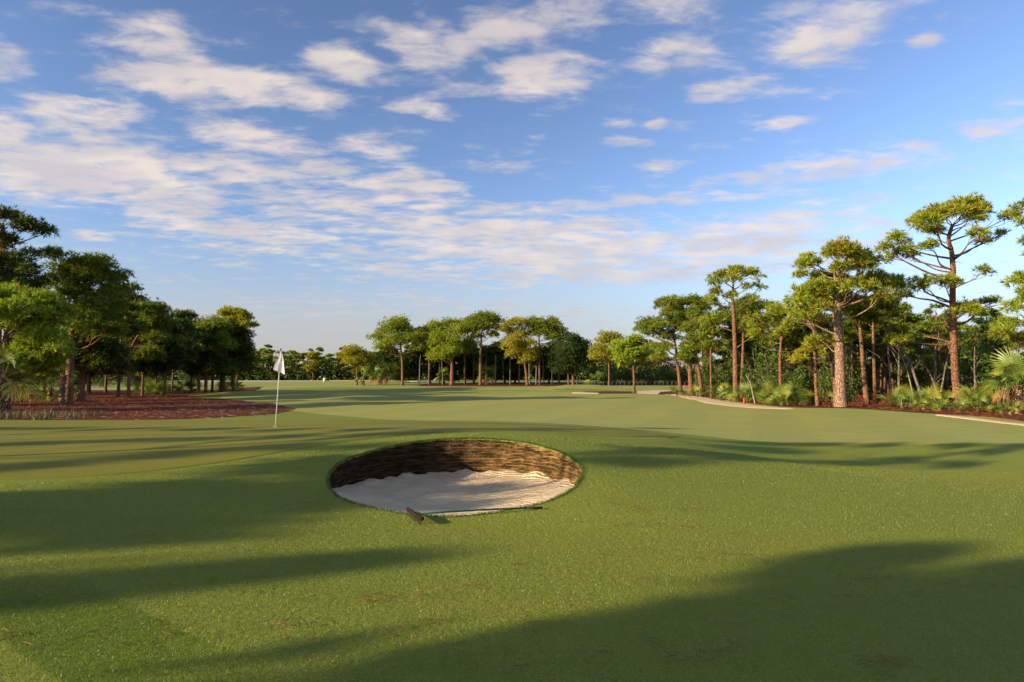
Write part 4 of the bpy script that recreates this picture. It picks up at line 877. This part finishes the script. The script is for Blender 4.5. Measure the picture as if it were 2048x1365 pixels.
# thin bare trunks under the centre stand
def pole_tree(label, x, y, hgt, rad, lean, seed, mat='bark', name='bare_trunk', group=None, forks=2):
    r = random.Random(seed); root = empty(name, (x, y, h(x, y) - .05)); G = Geo(); pts = [(0, 0, 0), (lean * .3, 0, hgt * .4), (lean * .55 + r.uniform(-.1, .1), .1, hgt * .7), (lean, 0, hgt)]; sp = smooth_path(pts, 4); n = len(sp)
    G.tube(sp, [rad * (1 - .6 * i / n) for i in range(n)], 7, True, .1, r); link('trunk', G.mesh('trunk'), M[mat], root)
    for k in range(forks):
        s = sp[int(n * r.uniform(.4, .85))]; a = r.uniform(0, 6.28); L = hgt * r.uniform(.2, .35); B = Geo(); B.tube([s, s + Vector((math.cos(a) * .4, math.sin(a) * .3, .5)) * L, s + Vector((math.cos(a) * .8, math.sin(a) * .5, .75)) * L], [rad * .4, rad * .28, rad * .08], 5)
        link('branch', B.mesh('branch'), M[mat], root)
    return tag(root, label, 'bare tree', group)
for i in range(20):
    px = 842 + i * 16.4 + r.uniform(-4, 4); pole_tree('slim shaded trunk rising into the crowns of the centre stand', PX(px, 148), 148 + r.uniform(-3, 6), 6.5, .16 * r.uniform(.7, 1.3), r.uniform(-.4, .4), 700 + i, 'bark_grey', 'bare_trunk', 'slim trunks of the centre stand', 0)
for i in range(20):
    Yd = r.uniform(50, 70); px = r.uniform(1500, 2040); x = max(PX(px, Yd), 21.5); pole_tree('thin bare trunk deep in the right wood', x, Yd, r.uniform(4.5, 7.5), .09 * r.uniform(.7, 1.3), r.uniform(-.6, .6), 740 + i, 'bark', 'bare_trunk', 'thin trunks of the right wood', 2)
for (px, Yd, hg, lean, rd, lab) in [(1509,45,2.0,-.6,.055,'short dead forked stick leaning at the edge of the straw near the red stake'),(1828,43,3.6,-.9,.05,'thin pale snag curving up behind the palmetto row'),(1846,43,4.2,-1.6,.10,'thick mossy trunk leaning left behind the palmetto row'),(1866,44,5.2,.4,.10,'forked bare trunk left of the tallest pine'),(1880,43.5,2.8,-1.1,.07,'short broken snag leaning to the left of the tallest pine'),(1873,43,4.5,1.3,.06,'bare trunk bending right toward the tallest pine'),(1795,44,4.2,.1,.08,'upright reddish bare trunk behind the first palmetto of the row'),(1779,43,5.0,0,.07,'thin upright bare trunk left of the palmetto row'),(1947,42,3.8,.1,.06,'thin reddish stem right of the tallest pine')]:
    pole_tree(lab, PX(px, Yd), Yd, hg, rd, lean, px, 'deadwood' if px in (1509, 1828) else 'bark_grey', 'dead_tree', None, 3)

# ------------------------------------------------------------------ small built things
# near flagstick
fx, fy = g(551, 855); fz = h(fx, fy)
fl = empty('golf_flagstick', (fx, fy, fz)); tag(fl, 'white golf flagstick with a limp white flag standing in the hole of the green', 'golf flag')
HF = 157 * fy / F; lean = (8 * fy / F) / HF
def on(z): return Vector((lean * z, 0, z))
G = Geo(); G.tube([on(-.1), on(HF * .5), on(HF - .06)], [.0125, .011, .009], 10); link('pole', G.mesh('pole'), M['white'], fl)
G = Geo(); G.tube([on(HF - .065), on(HF - .02), on(HF + .012)], [.013, .016, .005], 10); link('finial', G.mesh('finial'), M['black'], fl)
# limp cloth: rows of a folded hanging surface
nu, nv = 33, 30; V = []
s1 = fy / F
for j in range(nv):
    t = j / (nv - 1); z = HF - .07 - t * (37 * s1)
    # outline measured off the flag: left and right edges in pixels from the pole line
    xl = np.interp(t, [0, .25, .45, .75, 1], [-.6, -1.8, -4.0, -9.5, -11.5]); xr = np.interp(t, [0, .25, .5, .8, 1], [1.4, 5.0, 8.0, 10.5, 12.0])
    for i in range(nu):
        u = i / (nu - 1); x = (xl + (xr - xl) * u) * s1; fold = math.sin(u * 9 + t * 1.5) * .010 * (0.25 + t) + math.sin(u * 4 - t) * .012 * t
        drop = -(.13 * u * t + .008 * math.sin(u * 9)) * t
        V.append((lean * z + x, -.014 + fold - .02 * t, z + drop))
Q = [(j*nu+i, j*nu+i+1, (j+1)*nu+i+1, (j+1)*nu+i) for j in range(nv-1) for i in range(nu-1)]
fo = link('flag', mesh_np('flag', V, None, Q, True), M['cloth'], fl)
so = fo.modifiers.new('thick', 'SOLIDIFY'); so.thickness = .002
# faint grey printed emblem on the cloth
EV = []; EQ = []
def cloth_pt(i, j, off=-.006):
    p = V[j * nu + i]; return (p[0], p[1] + off, p[2])
for (i0, i1, j0, j1) in [(18, 23, 11, 15), (20, 22, 8, 10)]:
    for j in range(j0, j1):
        for i in range(i0 + (j - j0) % 2, i1):
            b = len(EV); EV += [cloth_pt(i, j), cloth_pt(i+1, j), cloth_pt(i+1, j+1), cloth_pt(i, j+1)]; EQ.append((b, b+1, b+2, b+3))
link('printed_emblem', mesh_np('printed_emblem', EV, None, EQ, True), M['grey_print'], fo)
G = Geo(); ring = [Vector((.054 * math.cos(a), .054 * math.sin(a), .013)) for a in np.linspace(0, 2*math.pi, 17)]; G.tube(ring, [.004] * 17, 5, False); link('cup', G.mesh('cup'), M['white'], fl)

# far flagstick
x, y = PX(1005, 178), 178.0; ff = empty('golf_flagstick', (x, y, h(x, y))); tag(ff, 'tiny distant flagstick seen between the trunks of the centre stand', 'golf flag')
G = Geo(); G.tube([(0, 0, 0), (0, 0, 2.2)], [.03, .025], 6); link('pole', G.mesh('pole'), M['white'], ff)
G = Geo(); G.box(.16, 0, 1.9, .3, .03, .5); link('flag', G.mesh('flag', False), M['cloth'], ff)

# rake
ax, ay = g(815, 1031); bx_, by_ = g(845, 1053); hx, hy = (ax + bx_) / 2, (ay + by_) / 2
ex, ey = g(1085, 1020)
rk = empty('bunker_rake', (hx, hy, h(hx, hy))); tag(rk, 'green-handled bunker rake lying on the grass at the front of the sand', 'rake')
def loc3(x_, y_, dz): return Vector((x_ - hx, y_ - hy, h(x_, y_) + dz - h(hx, hy)))
G = Geo(); a = loc3(ax, ay, .075); b = loc3(bx_, by_, .085); hd_len = (b - a).length
G.tube([a.lerp(b, t) for t in (0, .02, .5, .98, 1)], [.02, .026, .027, .026, .02], 12); link('head', G.mesh('head'), M['rake_wood'], rk)
for i in range(13):
    p = a.lerp(b, .05 + .9 * i / 12); G = Geo(); G.tube([p + Vector((-.005, 0, -.015)), p + Vector((-.02, 0, -.085))], [.007, .003], 6); link('tine', G.mesh('tine'), M['rake_wood'], rk)
c = a.lerp(b, .52); e = loc3(ex, ey, .022); dirv = (e - c)
G = Geo(); cc_ = [c + dirv * t + Vector((0, 0, .012 * math.sin(math.pi * t))) for t in (0, .25, .5, .75, .88)]; G.tube(cc_, [.0125] * 5, 10); link('handle', G.mesh('handle'), M['rake_green'], rk)
G = Geo(); G.tube([c + dirv * .87 + Vector((0, 0, .004)), c + dirv * .99, c + dirv], [.016, .016, .011], 10); link('grip', G.mesh('grip'), M['black'], rk)
G = Geo(); G.tube([c + Vector((0, .10, .01)), c + dirv * .06], [.007, .007], 6); G.tube([c + Vector((0, -.10, .01)), c + dirv * .06], [.007, .007], 6); link('brace', G.mesh('brace'), M['rake_green'], rk)

# cream box on the far fairway
x, y = PX(650, 172), 172.0; bxo = empty('tee_box_cooler', (x, y, h(x, y) - .02)); bxo.rotation_euler.z = R(28); tag(bxo, 'small cream box standing alone on the far fairway right of the flag', 'box')
G = Geo(); G.box(0, 0, .5, .62, .55, 1.0); link('body', G.mesh('body', False), M['cream'], bxo)
G = Geo(); G.box(0, 0, 1.04, .7, .62, .08); link('lid', G.mesh('lid', False), M['cream'], bxo)
# red stake
x, y = PX(1487, 45), 45.0; st = empty('marker_stake', (x, y, h(x, y) - .05)); tag(st, 'small red marker stake on the straw beside the sand path', 'stake')
G = Geo(); G.box(0, 0, .22, .13, .06, .44); link('post', G.mesh('post', False), M['red'], st)
G = Geo(); G.tube([(0, 0, .43), (0, 0, .50)], [.075, .02], 4); link('cap', G.mesh('cap', False), M['red'], st)
# timber bulkhead
bk = empty('timber_bulkhead', (PX(1330, 132), 132, h(PX(1330, 132), 132))); tag(bk, 'low dark timber bulkhead with posts crossing behind the sand path', 'bulkhead')
x0, x1 = PX(1190, 132) - bk.location.x, PX(1480, 132) - bk.location.x; nb = 34
pm = Geo(); pm.box(0, 0, .45, .22, .22, 1.1); pmm = pm.mesh('post', False); wdt = (x1 - x0) / nb
bm_ = Geo(); bm_.box(0, 0, 0, wdt * .97, .08, .20); bmm = bm_.mesh('board', False)
cm_ = Geo(); cm_.box(0, 0, 0, wdt * .9, .26, .07); cmm = cm_.mesh('cap_board', False)
for i in range(nb + 1):
    link('post', pmm, M['dark_timber'], bk, (x0 + i * wdt, 0, 0))
    if i < nb:
        for k in range(3): link('board', bmm, M['dark_timber'], bk, (x0 + (i + .5) * wdt, .18, .12 + k * .24))
        link('cap_board', cmm, M['pale_timber'] if (i * 7) % 5 < 2 and i > 10 else M['dark_timber'], bk, (x0 + (i + .5) * wdt, .1, 1.04))
for o in bk.children:
    if o.name.startswith('cap_board'): pass

# ------------------------------------------------------------------ grass blades and litter
rg = np.random.default_rng(9)
def in_hole(x, y, f=1.0):
    t = np.arctan2((y - BCY) / BRY, (x - BCX) / BRX); return np.hypot((x - BCX) / BRX, (y - BCY) / BRY) < rimfac(t) * f
def blades(n, d0, d1, hgt, wid, seed, name='grass'):
    r = np.random.default_rng(seed); u = r.uniform(size=n); d = 1 / (1 / d0 * (1 - u) + 1 / d1 * u) if False else np.sqrt(d0**2 + u * (d1**2 - d0**2))
    x = r.uniform(-.80, .80, n) * d; y = d; ok = ~in_hole(x, y, 1.005); 
    # not on the putting green
    gx = (y > np.interp(x, [-30,-14,-7.1,-5.2,-4.0,-2.6,-.5,2.4,4.0,4.7], [12,9.4,9.7,11.2,13.2,14.7,15.4,16.0,17.4,18.6])) & (x < 4.7)
    ok &= ~gx; x, y = x[ok], y[ok]; m = len(x); z = H(x, y)
    a = r.uniform(0, 2*np.pi, m); hh = hgt * r.uniform(.5, 1.25, m); w2 = wid * r.uniform(.7, 1.2, m); lx = r.normal(0, .5, m) * hh; ly = r.normal(0, .5, m) * hh
    b0 = np.stack([x - np.cos(a)*w2, y - np.sin(a)*w2, z - .004], -1); b1 = np.stack([x + np.cos(a)*w2, y + np.sin(a)*w2, z - .004], -1); tp = np.stack([x + lx, y + ly, z + hh], -1)
    V = np.stack([b0, b1, tp], 1).reshape(-1, 3); T = np.arange(m * 3).reshape(-1, 3)
    base = np.array((.212, .246, .032))[None] * r.uniform(.72, 1.18, (m, 1)); u2 = r.uniform(size=(m, 1)); base = np.where(u2 < .10, base * np.array((1.25, 1.1, 1.0)), base); base = np.where(u2 > .997, np.array((.42, .40, .26)), base)
    # darker cut direction of the mown strips at lower left
    t = x * .60 + y * .80; s_ = sstep(-.12, .12, np.sin(3.6 * t)) * (1 - sstep(-2.6, -1.4, x)) * (1 - sstep(5.2, 6.4, y)); base = base * (1 - 1.0 * s_[:, None] * (1 - np.array((.60, .74, .42))))
    o = link(name, mesh_np(name, V, T, None, False, np.repeat(base, 3, 0)), M['blade']); return tag(o, 'short mown grass of the foreground', 'grass', None, 'stuff')
blades(165000, 3.4, 8.5, .016, .0024, 1)
blades(140000, 8.5, 15.0, .018, .0036, 2)
# rim fringe over the sod wall
r_ = np.random.default_rng(4); m = 9000; t = r_.uniform(0, 2*np.pi, m); x, y = rim(t, r_.uniform(.990, 1.012, m)); z = H(x, y); a = r_.uniform(0, 6.28, m); hh = r_.uniform(.01, .045, m)
out_ = -r_.uniform(0, .6, m) * hh; tipx = x + np.cos(t) * out_; tipy = y + np.sin(t) * out_; sgn = np.where(r_.uniform(size=m) < .35, -.8, 1.0)
b0 = np.stack([x - np.cos(a)*.004, y - np.sin(a)*.004, z], -1); b1 = np.stack([x + np.cos(a)*.004, y + np.sin(a)*.004, z], -1); tp = np.stack([tipx, tipy, z + hh * sgn], -1)
tag(link('rim_grass', mesh_np('rim_grass', np.stack([b0, b1, tp], 1).reshape(-1, 3), np.arange(m*3).reshape(-1, 3), None, False, np.repeat(np.array((.10,.15,.03))[None] * r_.uniform(.5, 1.3, (m, 1)), 3, 0)), M['blade']), 'grass fringe round the rim of the bunker', 'grass', None, 'stuff')
def litter(name, label, XY, n_each, spread, L, wd, cols, seed, flat=.15, zoff=.012, cat='litter'):
    r = np.random.default_rng(seed); c = np.repeat(np.array(XY), n_each, 0); n = len(c); x = c[:, 0] + r.normal(0, spread, n); y = c[:, 1] + r.normal(0, spread * .6, n); z = H(x, y) + zoff * r.uniform(.3, 1.5, n)
    a = r.uniform(0, 6.28, n); l = L * r.uniform(.5, 1.2, n); dx, dy = np.cos(a) * l, np.sin(a) * l; dz = r.uniform(-flat * .3, flat, n) * l; w2 = wd
    p0 = np.stack([x, y, z], -1); p1 = np.stack([x + dx * .5 - dy / l * w2, y + dy * .5 + dx / l * w2, z + dz + .004], -1); p2 = np.stack([x + dx, y + dy, z + dz * .8], -1); p3 = np.stack([x + dx * .5, y + dy * .5, z + dz + .004 + w2], -1)
    cc = np.array(cols)[r.integers(0, len(cols), n)] * r.uniform(.6, 1.3, (n, 1))
    o = link(name, mesh_np(name, np.stack([p0, p1, p2, p3], 1).reshape(-1, 3), None, np.arange(n*4).reshape(-1, 4), False, np.repeat(cc, 4, 0)), M['litter']); return tag(o, label, cat, None, 'stuff')
rn = random.Random(3); pts = []
for i in range(70):
    px = rn.uniform(0, 2048); py = rn.uniform(1000, 1340); gx_, gy_ = g(px, py)
    if not in_hole(np.array([gx_]), np.array([gy_]), 1.1)[0]: pts.append((gx_, gy_))
pts += [g(330, 1256), g(560, 1252), g(375, 1277), g(1530, 1130), g(1430, 1110), g(275, 1298), g(610, 1046)]
litter('fallen_pine_needles', 'scattered reddish fallen pine needles on the mown grass', pts, 14, .08, .14, .0026, [(.28,.10,.04),(.16,.08,.035),(.08,.06,.03)], 31, .03, .022)
xs = np.random.default_rng(8); n = 9000
bx2 = []
for i in range(n):
    if i % 2: x = rn.uniform(-42, -12); y = rn.uniform(27.5, 62); 
    else: x = rn.uniform(16, 40); y = rn.uniform(27, 66)
    if (i % 2 and (x > -12 - max(0, y - 38) * .75 or x > -11.5 - max(0, 33 - y) * 1.6)) or (not i % 2 and x < np.interp(y, [26, 32, 40, 44, 50, 58, 68], [21, 21, 20.2, 17, 17, 18, 19])): continue
    bx2.append((x, y))
litter('pine_straw', 'loose rust-coloured pine straw on the beds', bx2, 4, .18, .30, .010, [(.30,.09,.03),(.20,.055,.022),(.38,.16,.07),(.10,.035,.018)], 33, .35, .06)
# dry weeds between the green and the left straw bed
wp = [(rn.uniform(-34, -19), rn.uniform(28.2, 33.5)) for _ in range(330)]
r = np.random.default_rng(12); c = np.repeat(np.array(wp), 16, 0); n = len(c); x = c[:, 0] + r.normal(0, .15, n); y = c[:, 1] + r.normal(0, .15, n); z = H(x, y); hh = r.uniform(.12, .42, n); a = r.uniform(0, 6.28, n)
b0 = np.stack([x - np.cos(a)*.012, y - np.sin(a)*.012, z], -1); b1 = np.stack([x + np.cos(a)*.012, y + np.sin(a)*.012, z], -1); tp = np.stack([x + r.normal(0, .1, n), y + r.normal(0, .1, n), z + hh], -1)
tag(link('dry_weeds', mesh_np('dry_weeds', np.stack([b0, b1, tp], 1).reshape(-1, 3), np.arange(n*3).reshape(-1, 3), None, False, np.repeat(np.array([(.10,.085,.03),(.06,.08,.025),(.16,.09,.04)])[r.integers(0, 3, n)], 3, 0)), M['litter']), 'low dry weeds between the green and the left straw bed', 'weeds', None, 'stuff')
for o in stockA + stockF + [slim] + shr:
    if o not in USED:
        for ch in list(o.children): bpy.data.objects.remove(ch)
        bpy.data.objects.remove(o)
